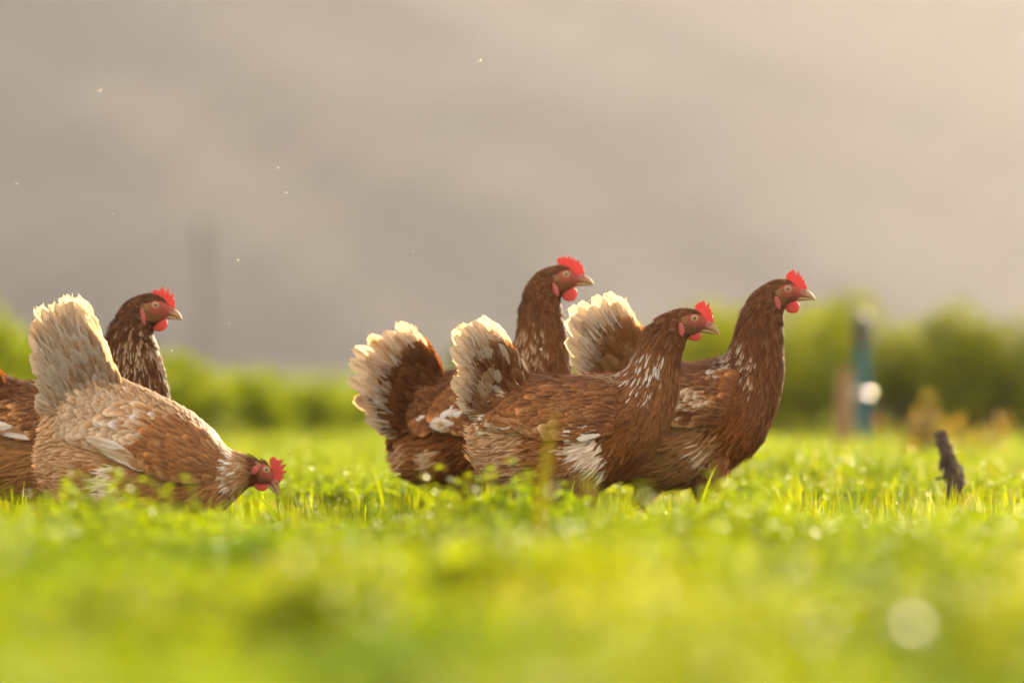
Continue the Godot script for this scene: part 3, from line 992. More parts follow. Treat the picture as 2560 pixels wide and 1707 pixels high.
	# pecking hen
	make_hen({
		"label": "pale laced buff hen bent down pecking at the grass with raised cream tail", "depth": 8.95, "cx": 330.0,
		"sec": [[100, 1090, 97, 1140, 18], [138, 962, 108, 1205, 62], [222, 905, 163, 1265, 98], [311, 946, 262, 1305, 130], [402, 987, 365, 1318, 138], [478, 1028, 448, 1318, 132], [533, 1073, 516, 1306, 112], [567, 1110, 562, 1274, 85], [590, 1126, 598, 1244, 60], [613, 1134, 618, 1227, 44], [634, 1141, 632, 1218, 35], [654, 1149, 646, 1215, 30], [670, 1160, 660, 1212, 26], [680, 1176, 670, 1212, 20], [683, 1190, 676, 1210, 13]],
		"loose": 0, "neck_s": 6.9, "fluff_c": 0.0, "eye": Vector2(666, 1174), "tilt": 46.0, "head_scale": 0.95, "comb": COMB_B, "wattle": [18, 38, 19, 16], "lobe": [-20, 20, 8.5, 15, 8],
		"main": Color(0.41, 0.168, 0.048), "main_edge": Color(0.64, 0.42, 0.21), "main_tip": TAN.lerp(CREAM, 0.3), "head_col": CHEST * 0.9, "hackle": RUST, "hackle_edge": TAN, "thigh": Color(0.40, 0.24, 0.13),
		"blobs": [[165, 1130, 105, 130, 0, Color(0.54, 0.31, 0.14), TAN, CREAM], [330, 1235, 120, 60, 10, RUST.lerp(TAN, 0.4), TAN, TAN], [286, 1228, 24, 46, 10, WHITE, WHITE, WHITE], [490, 1235, 90, 90, 0, GOLD, GOLD, TAN], [460, 1125, 85, 58, 30, Color(0.225, 0.088, 0.028), TAN * 0.62, RUST], [300, 1050, 75, 60, 30, Color(0.44, 0.21, 0.075), Color(0.62, 0.4, 0.2), CREAM * 0.9], [587, 1165, 9, 44, 8, WHITE, CREAM, WHITE], [605, 1190, 22, 40, 0, TAN, GOLD, CREAM]],
		"tail": {"from": [290, 948], "to": [165, 1045], "rim": [[222, 835], [208, 782], [199, 736], [178, 721], [148, 732], [125, 748], [100, 760], [80, 774], [78, 815], [90, 850], [84, 890], [97, 930], [102, 970], [90, 1020]], "inset": 0.3,
			"colors": [[CREAM, WHITE, WHITE], [WHITE, WHITE, WHITE], [CREAM, WHITE, WHITE], [CREAM, CREAM, WHITE], [TAN, CREAM, WHITE], [Color(0.52, 0.32, 0.16), CREAM, WHITE]], "fray": 0.5, "odd": 0.1},
		"wing": {"top": [[555, 1105], [440, 1045], [330, 1005], [240, 1060]], "bottom": [[540, 1205], [440, 1205], [340, 1160], [235, 1110]], "light": [WHITE, WHITE, CREAM], "dark": [TAN, CREAM, CREAM], "flights": 8},
		"legs": [[330, 1270, 335, 1316, 55, 340], [250, 1260, 240, 1312, -50, 225]],
	})
	# hen at the left edge, behind the pecking one
	make_hen({
		"label": "dark brown hen at the left edge with raised head standing behind the pecking hen", "depth": 9.5, "cx": 180.0,
		"sec": [[-90, 1050, -92, 1100, 14], [-60, 975, -78, 1160, 56], [-8, 940, -40, 1215, 95], [60, 951, 40, 1250, 120], [130, 952, 130, 1260, 135], [195, 946, 220, 1245, 138], [235, 927, 302, 1205, 125], [251, 902, 367, 1150, 105], [257, 872, 407, 1080, 82], [263, 842, 424, 1000, 64], [274, 810, 410, 920, 54], [290, 783, 396, 870, 46], [315, 754, 385, 838, 38], [347, 738, 388, 820, 33], [380, 734, 398, 811, 29], [405, 745, 410, 802, 21], [423, 764, 421, 790, 13]],
		"streak": 0.3, "neck_s": 6.6, "fluff_c": -0.05, "eye": Vector2(389, 763), "tilt": 9.0, "comb": COMB_B, "wattle": [14, 43, 22, 20], "lobe": [-26, 33, 6.5, 20, 16],
		"main": CHEST * 0.72, "main_edge": CHEST * 0.8, "main_tip": RUST * 0.8, "head_col": DARK, "hackle": DARK * 0.9, "hackle_edge": CHEST * 0.7, "thigh": Color(0.3, 0.17, 0.08),
		"blobs": [[40, 1180, 100, 90, 0, GOLD, GOLD, TAN], [330, 890, 62, 60, 0, TAN, DARK, CREAM], [405, 935, 30, 60, 0, CHEST * 0.8, CHEST, RUST]],
		"tail": {"from": [5, 958], "to": [-50, 1055], "rim": [[-75, 890], [-85, 840], [-60, 805], [-90, 812], [-115, 827], [-130, 855], [-132, 915], [-134, 985], [-118, 1035], [-88, 1075]],
			"colors": brown_tail, "fray": 0.25},
		"wing": {"top": [[275, 980], [160, 977], [40, 1000], [-35, 1050]], "bottom": [[265, 1095], [170, 1110], [60, 1085], [-35, 1073]], "light": [WHITE, WHITE, WHITE], "dark": [TAN, TAN, TAN], "every": 3},
		"legs": [[175, 1225, 180, 1272, 55, 180], [100, 1225, 95, 1272, -50, 90]],
	})


# ---------------------------------------------------------------- land
func ground_y(x: float, z: float) -> float:
	return blotch.get_noise_2d(x * 14.0, z * 14.0) * 0.012


func make_ground() -> void:
	var a := Acc.new()
	var xs := []
	var zs := []
	for i in 61:
		var t := (i - 30) / 30.0
		xs.append(signf(t) * (3.5 * absf(t) + 900.0 * pow(absf(t), 5.0)))
	for i in 90:
		var t := i / 89.0
		zs.append(3.0 - 34.0 * t - 1500.0 * pow(t, 6.0))
	for z in zs:
		for x in xs:
			var g := blotch.get_noise_2d(x * 30.0, z * 30.0) * 0.5 + 0.5
			a.vert(Vector3(x, ground_y(x, z) if z > -40.0 else 0.0, z), Vector3.UP, Color(0.05, 0.075, 0.014).lerp(Color(0.085, 0.085, 0.03), g))
	for i in zs.size() - 1:
		for k in xs.size() - 1:
			var n := xs.size()
			a.quad(i * n + k, i * n + k + 1, (i + 1) * n + k + 1, (i + 1) * n + k)
	a.smooth()
	for i in a.n.size():
		if a.n[i].y < 0.0: a.n[i] = -a.n[i]
	put("ground", a, M.soil, self, "structure")


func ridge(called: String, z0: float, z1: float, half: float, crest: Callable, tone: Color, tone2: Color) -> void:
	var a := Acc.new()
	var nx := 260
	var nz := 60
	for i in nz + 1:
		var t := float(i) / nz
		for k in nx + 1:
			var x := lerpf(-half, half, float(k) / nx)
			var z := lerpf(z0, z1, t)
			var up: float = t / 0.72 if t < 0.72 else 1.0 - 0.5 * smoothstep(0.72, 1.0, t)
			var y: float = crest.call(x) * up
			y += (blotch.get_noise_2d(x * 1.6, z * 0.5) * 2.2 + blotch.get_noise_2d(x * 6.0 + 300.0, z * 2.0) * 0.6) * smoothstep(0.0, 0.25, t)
			var g := clampf(blotch.get_noise_2d((x + 2.0 * y) * 2.4 + 40.0, (0.5 * x - y) * 0.9) * 1.5 + 0.25 * blotch.get_noise_2d(x * 9.0, y * 9.0) + 0.45 + 0.011 * x, 0.0, 1.0)  # noise patches plus a left-to-right lightening: haze fade painted into the slope colour
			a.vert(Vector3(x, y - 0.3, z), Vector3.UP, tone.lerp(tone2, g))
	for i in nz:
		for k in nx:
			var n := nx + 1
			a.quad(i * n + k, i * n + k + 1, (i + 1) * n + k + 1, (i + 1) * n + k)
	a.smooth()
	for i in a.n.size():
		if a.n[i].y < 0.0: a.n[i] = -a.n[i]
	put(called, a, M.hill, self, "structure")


func make_hills() -> void:
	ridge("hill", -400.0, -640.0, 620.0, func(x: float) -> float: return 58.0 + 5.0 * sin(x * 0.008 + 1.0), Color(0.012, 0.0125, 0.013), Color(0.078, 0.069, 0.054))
	ridge("mountain", -800.0, -1150.0, 800.0, func(x: float) -> float: return 104.0 + 8.0 * sin(x * 0.006 + 2.0) + 4.0 * sin(x * 0.017), Color(0.05, 0.048, 0.046), Color(0.08, 0.075, 0.07))


# ---------------------------------------------------------------- grass and clover
func leaflet(a: Acc, p: Vector3, d: Vector3, up: Vector3, ln: float, w: float, col: Color) -> void:
	var b := d.cross(up).normalized()
	var n := b.cross(d).normalized()
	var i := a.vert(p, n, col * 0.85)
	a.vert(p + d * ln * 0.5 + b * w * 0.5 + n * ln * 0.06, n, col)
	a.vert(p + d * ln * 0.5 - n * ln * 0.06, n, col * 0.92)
	a.vert(p + d * ln * 0.5 - b * w * 0.5 + n * ln * 0.06, n, col)
	a.vert(p + d * ln - n * ln * 0.1, n, col)
	a.tri(i, i + 1, i + 2)
	a.tri(i, i + 2, i + 3)
	a.tri(i + 1, i + 4, i + 2)
	a.tri(i + 2, i + 4, i + 3)


func blade(a: Acc, p: Vector3, lean: Vector3, ht: float, w: float, col: Color, droop := 0.5) -> void:
	var side := Vector3(lean.z, 0, -lean.x)
	side = side.normalized() if side.length() > 0.001 else Vector3(1, 0, 0)
	var first := a.v.size()
	for r in 5:
		var t := r / 4.0
		var q := p + Vector3(0, ht * (t - droop * 0.35 * t * t * t), 0) + lean * (ht * (0.35 * t + droop * t * t))
		var hw := w * 0.5 * (1.0 - 0.92 * t * t)
		var n := (Vector3(0, 0.4, 0) - lean + Vector3(0, 0, 0.4)).normalized()
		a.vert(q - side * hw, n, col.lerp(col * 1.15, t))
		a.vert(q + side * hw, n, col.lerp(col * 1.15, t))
	for r in 4:
		a.quad(first + r * 2, first + r * 2 + 1, first + r * 2 + 3, first + r * 2 + 2)


func flat_dir() -> Vector3:
	var t := rng.randf() * TAU
	return Vector3(cos(t), 0, sin(t))


func clump(kind: int) -> ArrayMesh:
	var a := Acc.new()
	var green := Color(0.18, 0.265, 0.009)
	if kind < 2:          # low clover: stems carrying three leaflets
		for k in 22:
			var at := flat_dir() * (sqrt(rng.randf()) * 0.05)
			var top := at + flat_dir() * 0.012 + Vector3(0, rng.randf_range(0.018, 0.055), 0)
			var col := green * rng.randf_range(0.75, 1.3)
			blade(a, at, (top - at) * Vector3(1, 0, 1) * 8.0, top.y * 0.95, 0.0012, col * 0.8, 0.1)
			var turn := rng.randf() * TAU
			for j in 3:
				var t := turn + TAU * j / 3.0
				var d := Vector3(cos(t), rng.randf_range(-0.25, 0.5), sin(t)).normalized()
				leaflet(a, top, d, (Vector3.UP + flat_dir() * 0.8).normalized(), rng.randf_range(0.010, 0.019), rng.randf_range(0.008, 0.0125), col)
	elif kind == 2:       # upright lucerne sprigs
		for k in 6:
			var at := flat_dir() * (sqrt(rng.randf()) * 0.035)
			var lean := flat_dir() * rng.randf_range(0.1, 0.4)
			var ht := rng.randf_range(0.05, 0.095)
			var col := green * rng.randf_range(0.7, 1.25)
			blade(a, at, lean, ht, 0.0016, col * 0.9, 0.2)
			for j in 7:
				var t := 0.25 + 0.75 * j / 6.0
				var q := at + Vector3(0, ht * (t - 0.07 * t * t * t), 0) + lean * (ht * (0.35 * t + 0.2 * t * t))
				var d0 := flat_dir()
				for m in 3:
					var d := (d0.rotated(Vector3.UP, (m - 1) * 0.75) + Vector3(0, rng.randf_range(0.1, 0.7), 0)).normalized()
					leaflet(a, q + d0 * 0.004, d, (Vector3.UP + flat_dir() * 0.9).normalized(), rng.randf_range(0.009, 0.016), rng.randf_range(0.004, 0.006), col)
	else:                 # grass tuft
		for k in (16 if kind == 3 else 9):
			var at := flat_dir() * (sqrt(rng.randf()) * 0.03)
			var col := Color(0.185, 0.26, 0.01) * rng.randf_range(0.7, 1.3)
			if rng.randf() < 0.1: col = Color(0.30, 0.24, 0.09)
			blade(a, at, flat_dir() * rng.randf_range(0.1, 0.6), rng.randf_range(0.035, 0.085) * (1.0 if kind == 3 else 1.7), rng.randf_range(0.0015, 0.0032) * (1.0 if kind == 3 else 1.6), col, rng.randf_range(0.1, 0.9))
	return a.mesh()


func scatter(called: String, label: String, m: Mesh, spots: Array, mat: Material, cat_ := "grass") -> void:
	var mm := MultiMesh.new()
	mm.transform_format = MultiMesh.TRANSFORM_3D
	mm.use_colors = true
	mm.mesh = m
	mm.instance_count = spots.size()
	for i in spots.size():
		mm.set_instance_transform(i, spots[i][0])
		mm.set_instance_color(i, spots[i][1])
	var o := MultiMeshInstance3D.new()
	o.multimesh = mm
	o.material_override = mat
	o.name = numbered(called)
	add_child(o)
	tag(o, label, cat_, "", "stuff")


func make_grass() -> void:
	rng.seed = 11
	var kinds := [clump(0), clump(1), clump(2), clump(3), clump(4)]
	var lists := [[], [], [], [], []]
	var z := 2.3
	while z < 34.0:
		var dz := 0.022 + 0.006 * maxf(0.0, z - 11.0) + (0.012 if z < 6.5 else 0.0)
		z += dz
		var half := z * 0.095 + 0.8
		var dens := 620.0 if z < 12.5 else 620.0 * pow(12.5 / z, 1.25)
		if z < 6.5: dens = 430.0
		var n := dens * dz * half * 2.0
		var k := int(n) + (1 if rng.randf() < n - int(n) else 0)
		for i in k:
			var x := rng.randf_range(-half, half)
			var zz := z + rng.randf() * dz
			var tall := blotch.get_noise_2d(x * 55.0, zz * 55.0) * 0.5 + 0.5
			var big := noise.get_noise_2d(x * 42.0 + 500.0, zz * 9.0)
			var dry := blotch.get_noise_2d(x * 60.0 - 300.0, zz * 12.0)
			var sc := lerpf(0.6, 1.35, tall) + 0.25 * big
			sc *= 0.82 if zz > 5.5 and zz < 11.5 else 0.95
			if zz < 6.8: sc *= lerpf(0.5, 1.5, smoothstep(-0.3, 0.35, noise.get_noise_2d(x * 64.0 - 900.0, zz * 22.0)))
			var which := 0
			var r := rng.randf()
			if zz > 8.3 and zz < 11.0: r = minf(r * 1.13, 0.95)
			if r < 0.34: which = 0
			elif r < 0.62: which = 1
			elif r < 0.84 + 0.08 * big: which = 2
			elif r < 0.955: which = 3
			else: which = 4
			if zz < 10.3: sc = minf(sc, maxf(0.036, EYE - 0.0222 * zz) / (0.15 if which == 4 else 0.09) * rng.randf_range(0.75, 1.15) * (rng.randf_range(1.1, 2.9) if which == 3 and zz > 7.6 else 1.0))   # grazed low round the hens
			# two taller stands of clover in front of the hens
			sc *= 1.0 + 0.75 * exp(-pow((x + 0.53) / 0.13, 2.0) - pow((zz - 7.5) / 0.3, 2.0)) + 0.95 * exp(-pow((x - 0.0) / 0.1, 2.0) - pow((zz - 7.8) / 0.25, 2.0)) + 0.4 * exp(-pow((x - 0.28) / 0.1, 2.0) - pow((zz - 7.4) / 0.4, 2.0))
			if zz > 12.0: sc *= maxf(0.7, 1.0 - 0.04 * (zz - 12.0))
			var tint := Color(1, 1, 1)
			tint = tint.lerp(Color(1.38, 1.16, 1.1), clampf(dry * 2.8 + 0.05, 0.0, 1.0))
			tint = tint.lerp(Color(0.42, 0.6, 0.8), clampf(-big * 2.6, 0.0, 0.8))
			tint = tint * rng.randf_range(0.8, 1.2)
			var b := Basis(Vector3.UP, rng.randf() * TAU).scaled(Vector3(sc, sc * rng.randf_range(0.85, 1.2), sc))
			lists[which].append([Transform3D(b, Vector3(x, ground_y(x, -zz) - 0.004, -zz)), tint])
	# slender tufts left standing among the hens
	for k in 650:
		var zz := rng.randf_range(7.4, 10.8)
		var x := rng.randf_range(-1.0, 1.0) * (zz * 0.095 + 0.8)
		var sc := rng.randf_range(0.75, 1.35)
		lists[3].append([Transform3D(Basis(Vector3.UP, rng.randf() * TAU).scaled(Vector3(sc * 0.8, sc, sc * 0.8)), Vector3(x, ground_y(x, -zz) - 0.004, -zz)), Color(1.1, 1.0, 1.0) * rng.randf_range(0.55, 1.15)])
	scatter("clover", "low bright green clover leaves covering the pasture around the hens", kinds[0], lists[0] , M.leaf, "clover")
	scatter("clover", "paler mounded clover leaflets mixed through the pasture", kinds[1], lists[1], M.leaf, "clover")
	scatter("lucerne", "upright lucerne sprigs with narrow leaflets sticking up out of the clover", kinds[2], lists[2], M.leaf, "lucerne")
	scatter("grass", "short fine grass tufts growing between the clover", kinds[3], lists[3], M.grass, "grass")
	scatter("grass", "longer bent grass tufts growing between the clover", kinds[4], lists[4], M.grass, "grass")


func lone_blade(px: float, py: float, tx: float, ty: float, d: float, w: float, col: Color, label: String) -> void:
	var a := Acc.new()
	var top := spot(tx, ty, d)
	var base := spot(px, py, d)
	base.y = 0.0
	var o := Vector3(top.x - base.x, 0, 0.02)
	var first := 0
	for r in 9:
		var t := r / 8.0
		var q := Vector3(o.x * t * t, top.y * (1.0 - (1.0 - t) * (1.0 - t) * 0.15) * t, o.z * t)
		var hw := w * 0.5 * (1.0 - 0.93 * t * t)
		a.vert(q - Vector3(hw, 0, 0), Vector3(-0.3, 0.2, 1).normalized(), col)
		a.vert(q + Vector3(0, 0, -w * 0.15), Vector3(0, 0.2, 1).normalized(), col * 0.85)
		a.vert(q + Vector3(hw, 0, 0), Vector3(0.3, 0.2, 1).normalized(), col)
	for r in 8:
		for k in 2:
			var i := first + r * 3 + k
			a.quad(i, i + 1, i + 4, i + 3)
	var g := put("grass_blade", a, M.grass, self)
	g.position = base
	tag(g, label, "grass blade", "single grass blades that stand above the clover")


# ---------------------------------------------------------------- hedge and weeds behind
func bush(called: String, px: float, d: float, ht: float, w: float, leaves: int, size: float, c0: Color, c1: Color, label: String, category: String, group: String) -> void:
	var base := spot(px, HORIZON, d)
	base.y = 0.0
	var o := thing(called, base, label, category, group)
	var st := Acc.new()
	var lf := Acc.new()
	var lobes := []
	for k in 9:
		lobes.append([Vector3(rng.randf_range(-0.42, 0.42) * w, ht * rng.randf_range(0.35, 0.8), rng.randf_range(-0.3, 0.3) * w), rng.randf_range(0.22, 0.34)])
	for l in lobes:
		var c: Vector3 = l[0]
		tube(st, [Vector3(c.x * 0.15, 0, c.z * 0.15), Vector3(c.x * 0.6, c.y * 0.55, c.z * 0.6), c], [0.012, 0.008, 0.003], 6, Color(0.11, 0.08, 0.05))
	for k in leaves:
		var l: Array = lobes[k % lobes.size()]
		var u := Vector3(rng.randfn(), rng.randfn(), rng.randfn()).normalized() * pow(rng.randf(), 0.4)
		var p: Vector3 = l[0] + u * Vector3(w * 0.62, ht, w * 0.62) * l[1]
		if p.y < 0.015: continue
		var d2 := (u + Vector3(rng.randf_range(-0.6, 0.6), rng.randf_range(-0.5, 0.6), rng.randf_range(-0.6, 0.6))).normalized()
		var col := c0.lerp(c1, rng.randf()) * rng.randf_range(0.75, 1.25)
		leaflet(lf, p, d2, (Vector3.UP + flat_dir() * 0.8).normalized(), size * rng.randf_range(0.7, 1.3), size * rng.randf_range(0.45, 0.7), col)
	put("stem", st, M.soil, o)
	put("foliage", lf, M.bush, o, "stuff")


func make_plants() -> void:
	rng.seed = 31
	var y0 := Color(0.24, 0.29, 0.008)
	var y1 := Color(0.3, 0.31, 0.01)
	var g0 := Color(0.085, 0.14, 0.008)
	var g1 := Color(0.13, 0.17, 0.012)
	var gr := "leafy bushes of the hedge on the right"
	var hedge := [[1290, 24.0, 0.42, 0.6, "low bush of the hedge glimpsed between the upright neck and the white tail"], [1420, 25.0, 0.40, 0.6, "small bush of the hedge hidden mostly by the white fanned tail"], [1690, 23.5, 0.52, 0.75, "bush of the hedge between the front hen's beak and the right hen's neck"], [1830, 24.5, 0.50, 0.7, "bush of the hedge right behind the tall hen's neck"],
		[1960, 23.0, 0.53, 0.75, "yellow green bush of the hedge just in front of the tall hen's beak"], [2075, 22.5, 0.50, 0.7, "bush of the hedge beside the brown stake"], [2215, 22.0, 0.55, 0.75, "tallest dark bush of the hedge just right of the blue pipe"], [2340, 22.5, 0.44, 0.75, "dark bush of the hedge above the burnt stump"], [2460, 22.0, 0.43, 0.75, "yellowish bush of the hedge behind the dry weed"], [2580, 22.0, 0.46, 0.8, "bush of the hedge cut off by the right edge of the picture"]]
	for b in hedge:
		bush("hedge_bush", b[0], b[1], b[2], b[3], 2600, 0.042, g0.lerp(y0, rng.randf() * 0.5), y1.lerp(g1, rng.randf() * 0.4), b[4], "bush", gr)
	var wg := "tall green weeds behind the hens on the left"
	var weeds := [[-30, 17.0, 0.46, 0.5, "tall leafy weed at the left edge above the dark hen's back"], [60, 18.0, 0.40, 0.45, "leafy weed seen just left of the pale raised tail"], [190, 18.5, 0.36, 0.4, "leafy weed behind the pale raised tail"], [330, 19.0, 0.33, 0.4, "leafy weed hidden behind the dark hen's neck"], [450, 19.5, 0.335, 0.45, "leafy weed right of the dark hen's breast, under the far post"], [560, 20.0, 0.26, 0.45, "low leafy weed to the right of the far post"], [700, 22.0, 0.22, 0.5, "low weed in the open gap left of the middle hen's tail"], [840, 23.0, 0.22, 0.5, "low weed close behind the middle hen's fanned tail"]]
	for b in weeds:
		bush("weed", b[0], b[1], b[2], b[3], 900, 0.045, Color(0.14, 0.2, 0.01), Color(0.22, 0.27, 0.01), b[4], "weed", wg)
	# far crop rows close the field below the mountain
	var lf := []
	for k in 9000:
		var zz := 30.0 + 130.0 * pow(rng.randf(), 1.7)
		var x := rng.randf_range(-1, 1) * (zz * 0.16 + 4.0)
		var s := rng.randf_range(1.7, 2.7) * (1.0 + (zz - 30.0) * 0.008)
		lf.append([Transform3D(Basis(Vector3.UP, rng.randf() * TAU).scaled(Vector3(s * 1.6, s, s * 1.6)), Vector3(x, 0, -zz)), Color(1, 1, 1) * rng.randf_range(0.7, 1.2)])
	scatter("crop", "far strip of low green crop closing the field below the mountain", clump(2), lf, M.leaf, "crop")
	# dry weeds by the hedge
	bush("dry_weed", 2450, 15.5, 0.16, 0.2, 110, 0.028, Color(0.33, 0.22, 0.05), Color(0.42, 0.29, 0.09), "dry yellow weed leaning over at the right in front of the hedge", "weed", "")
	bush("dry_weed", 2350, 16.0, 0.2, 0.16, 120, 0.035, Color(0.20, 0.15, 0.08), Color(0.26, 0.2, 0.12), "greyish withered weed standing above the burnt stump", "weed", "")
	bush("dry_weed", 2262, 15.0, 0.1, 0.08, 26, 0.025, Color(0.34, 0.26, 0.02), Color(0.4, 0.3, 0.05), "small yellow weed low between the blue pipe and the stump", "weed", "")
	# red flower by the pipe
	var fl := thing("red_flower", spot(2196, HORIZON, 17.2) * Vector3(1, 0, 1), "small red flower on a thin stalk beside the foot of the blue pipe", "flower")
	var s2 := Acc.new()
	tube(s2, [Vector3.ZERO, Vector3(0.004, 0.06, 0), Vector3(0, 0.115, 0)], [0.003, 0.0025, 0.002], 6, Color(0.1, 0.15, 0.03))
	put("stalk", s2, M.wood, fl)
	for k in 6:
		var p := Acc.new()
		var d := Vector3(cos(k * 1.05), 0.5, sin(k * 1.05)).normalized()
		leaflet(p, Vector3(0, 0.115, 0), d, Vector3.UP, 0.024, 0.02, Color(0.5, 0.05, 0.06))
		put("petal", p, M.leaf, fl)


# ---------------------------------------------------------------- posts, pipe, stump, insects
func post(called: String, base: Vector3, ht: float, r: float, col: Color, label: String, lean := 0.0) -> Node3D:
	var o := thing(called, base, label, "post")
	var a := Acc.new()
	var pts := []
	var rad := []
	for i in 9:
		var t := i / 8.0
		pts.append(Vector3(lean * t + rng.randf_range(-0.04, 0.04) * r, ht * t - 0.02, rng.randf_range(-0.04, 0.04) * r))
		rad.append(r * (1.0 - 0.08 * t) * rng.randf_range(0.95, 1.05))
	tube(a, pts, rad, 12, col, 0.06)
	for i in a.c.size():
		a.c[i] = col * (0.75 + 0.5 * (noise.get_noise_3dv(a.v[i] * 90.0) * 0.5 + 0.5))
	put("shaft", a, M.wood, o)
	return o


func make_objects() -> void:
	rng.seed = 77
	post("fence_post", Vector3((510.0 - 1280.0) * 52.0 / FOCAL, 0, -52.0), 1.72, 0.04, Color(0.17, 0.155, 0.14), "grey far fence post standing alone against the mountain on the left")
	post("wooden_stake", spot(2108, HORIZON, 18.0) * Vector3(1, 0, 1), 0.30, 0.03, Color(0.26, 0.165, 0.085), "short brown wooden stake beside the blue pipe", 0.012)
	# blue irrigation standpipe
	var d := 18.3
	var p := thing("standpipe", spot(2157, HORIZON, d) * Vector3(1, 0, 1), "blue irrigation standpipe with a dark cap standing in front of the hedge", "pipe")
	var a := Acc.new()
	tube(a, [Vector3(0, -0.02, 0), Vector3(0.001, 0.18, 0), Vector3(0, 0.365, 0)], [0.021, 0.0205, 0.02], 20, Color.WHITE)
	put("pipe", a, M.blue, p)
	var c := Acc.new()
	tube(c, [Vector3(0, 0.355, 0), Vector3(0, 0.36, 0), Vector3(0, 0.44, 0), Vector3(0, 0.448, 0), Vector3(-0.012, 0.46, 0)], [0.022, 0.03, 0.03, 0.022, 0.012], 16, Color.WHITE)
	put("cap", c, M.black, p)
	var k := Acc.new()
	for i in 21:
		for j in 10:
			var th := TAU * i / 20
			var ph := TAU * j / 10
			var dir := Vector3(cos(th), 0, sin(th))
			k.vert(dir * (0.0265 + 0.0045 * cos(ph)) + Vector3(0, 0.206 + 0.007 * sin(ph), 0), dir * cos(ph) + Vector3(0, sin(ph), 0), Color.WHITE)
	for i in 20:
		for j in 10:
			var j2 := (j + 1) % 10
			k.quad(i * 10 + j, (i + 1) * 10 + j, (i + 1) * 10 + j2, i * 10 + j2)
	ball(k, Vector3(0.012, 0.206, 0.03), Vector3(0.009, 0.009, 0.006), Color.WHITE)
	put("clamp", k, M.metal, p)
	# round polished handle of the valve, turned towards the low sun
	var hd := Acc.new()
	tube(hd, [Vector3(0, 0, -0.004), Vector3(0, 0, -0.003), Vector3(0, 0, 0.0), Vector3(0, 0, 0.001)], [0.0085, 0.0095, 0.0095, 0.0085], 20, Color.WHITE)
	var handle := put("valve_handle", hd, M.handle, p)
	handle.position = Vector3(0.018, 0.206, 0.034)
	handle.basis = Basis.looking_at(-Vector3(0.42, 0.29, 0.17), Vector3.UP)
	# burnt stump
	var s := Acc.new()
	var sd := 10.2
	var o := Vector3((2382.0 - 1280.0) * sd / FOCAL, 0, -sd)
	var line := [[2388, 1300, 26], [2386, 1250, 25], [2392, 1212, 25], [2388, 1180, 23], [2376, 1152, 19], [2366, 1128, 17], [2358, 1105, 17], [2350, 1086, 15], [2353, 1074, 8]]
	var ns := 20
	var rows := 60
	for i in rows + 1:
		var f := float(i) / rows * (line.size() - 1)
		var q := minf(f, line.size() - 1.001)
		var i0 := int(q)
		var l0: Array = line[i0]
		var l1: Array = line[i0 + 1]
		var t := q - i0
		var m := spot(lerpf(l0[0], l1[0], t), lerpf(l0[1], l1[1], t), sd) - o
		var r := lerpf(l0[2], l1[2], t) * 0.98 * sd / FOCAL
		for j in ns:
			var th := TAU * j / ns
			var g := 1.0 + 0.55 * noise.get_noise_3d(cos(th) * 16.0, i * 0.75, sin(th) * 16.0) + 0.45 * noise.get_noise_3d(cos(th) * 60.0, i * 2.6, sin(th) * 60.0)
			if i == rows: g *= 0.3
			var sh := noise.get_noise_3d(cos(th) * 50.0, i * 4.0, sin(th) * 50.0) * 0.5 + 0.5
			s.vert(m + Vector3(cos(th) * r, rng.randf_range(-0.001, 0.001), sin(th) * r * 0.9) * g, Vector3.UP, Color(0.05, 0.034, 0.025).lerp(Color(0.13, 0.095, 0.075), sh))
	for i in rows:
		for j in ns:
			var j2 := (j + 1) % ns
			s.quad(i * ns + j, i * ns + j2, (i + 1) * ns + j2, (i + 1) * ns + j)
	for j in range(1, ns - 1):
		s.tri(rows * ns, rows * ns + j, rows * ns + j + 1)
	s.smooth()
	for i in s.n.size():
		var fi := float(i / ns) / rows * (line.size() - 1)
		var l: Array = line[mini(int(fi), line.size() - 1)]
		if s.n[i].dot(s.v[i] - (spot(l[0], l[1], sd) - o)) < 0.0 and i / ns < rows - 2: s.n[i] = -s.n[i]
	var stump := thing("burnt_stump", o, "knobbly burnt dark stump sticking up out of the clover on the right", "stump")
	put("trunk", s, M.wood, stump)
	var tw := Acc.new()
	tube(tw, [spot(2380, 1196, sd) - o, spot(2358, 1193, sd - 0.01) - o, spot(2341, 1198, sd - 0.02) - o], [0.0035, 0.003, 0.0022], 8, Color(0.05, 0.035, 0.025), 0.2)
	put("twig", tw, M.wood, stump)
	var tw2 := Acc.new()
	tube(tw2, [spot(2366, 1140, sd) - o, spot(2354, 1160, sd - 0.012) - o, spot(2352, 1178, sd - 0.014) - o], [0.008, 0.006, 0.0025], 8, Color(0.05, 0.035, 0.025), 0.25)
	put("splinter", tw2, M.wood, stump)
	# small insects drifting in the light
	var bugs := [[1200, 154, 9.0, 1.5, "largest pale insect drifting high above the middle hen"], [250, 228, 8.6, 1.2, "pale insect drifting near the top left corner"], [695, 420, 9.0, 0.9, "pale insect drifting above and right of the far post, upper one of a close pair"], [715, 482, 9.4, 0.7, "pale insect drifting above and right of the far post, lower one of a close pair"], [594, 650, 9.1, 0.9, "pale insect drifting to the right of the far post's shaft"], [40, 460, 9.5, 0.6, "pale insect drifting near the left edge at mid height"], [572, 809, 9.1, 0.6, "pale insect drifting low right of the far post"], [429, 877, 9.0, 0.8, "pale insect drifting close to the dark hen's breast"], [1033, 628, 9.3, 0.5, "faint insect drifting left of the upright neck"], [723, 1128, 8.9, 0.6, "pale insect drifting in front of the pecking hen's comb"], [1352, 874, 8.9, 0.6, "pale insect against the upright brown neck"], [282, 535, 9.4, 0.5, "faint insect drifting above the pale raised tail"]]
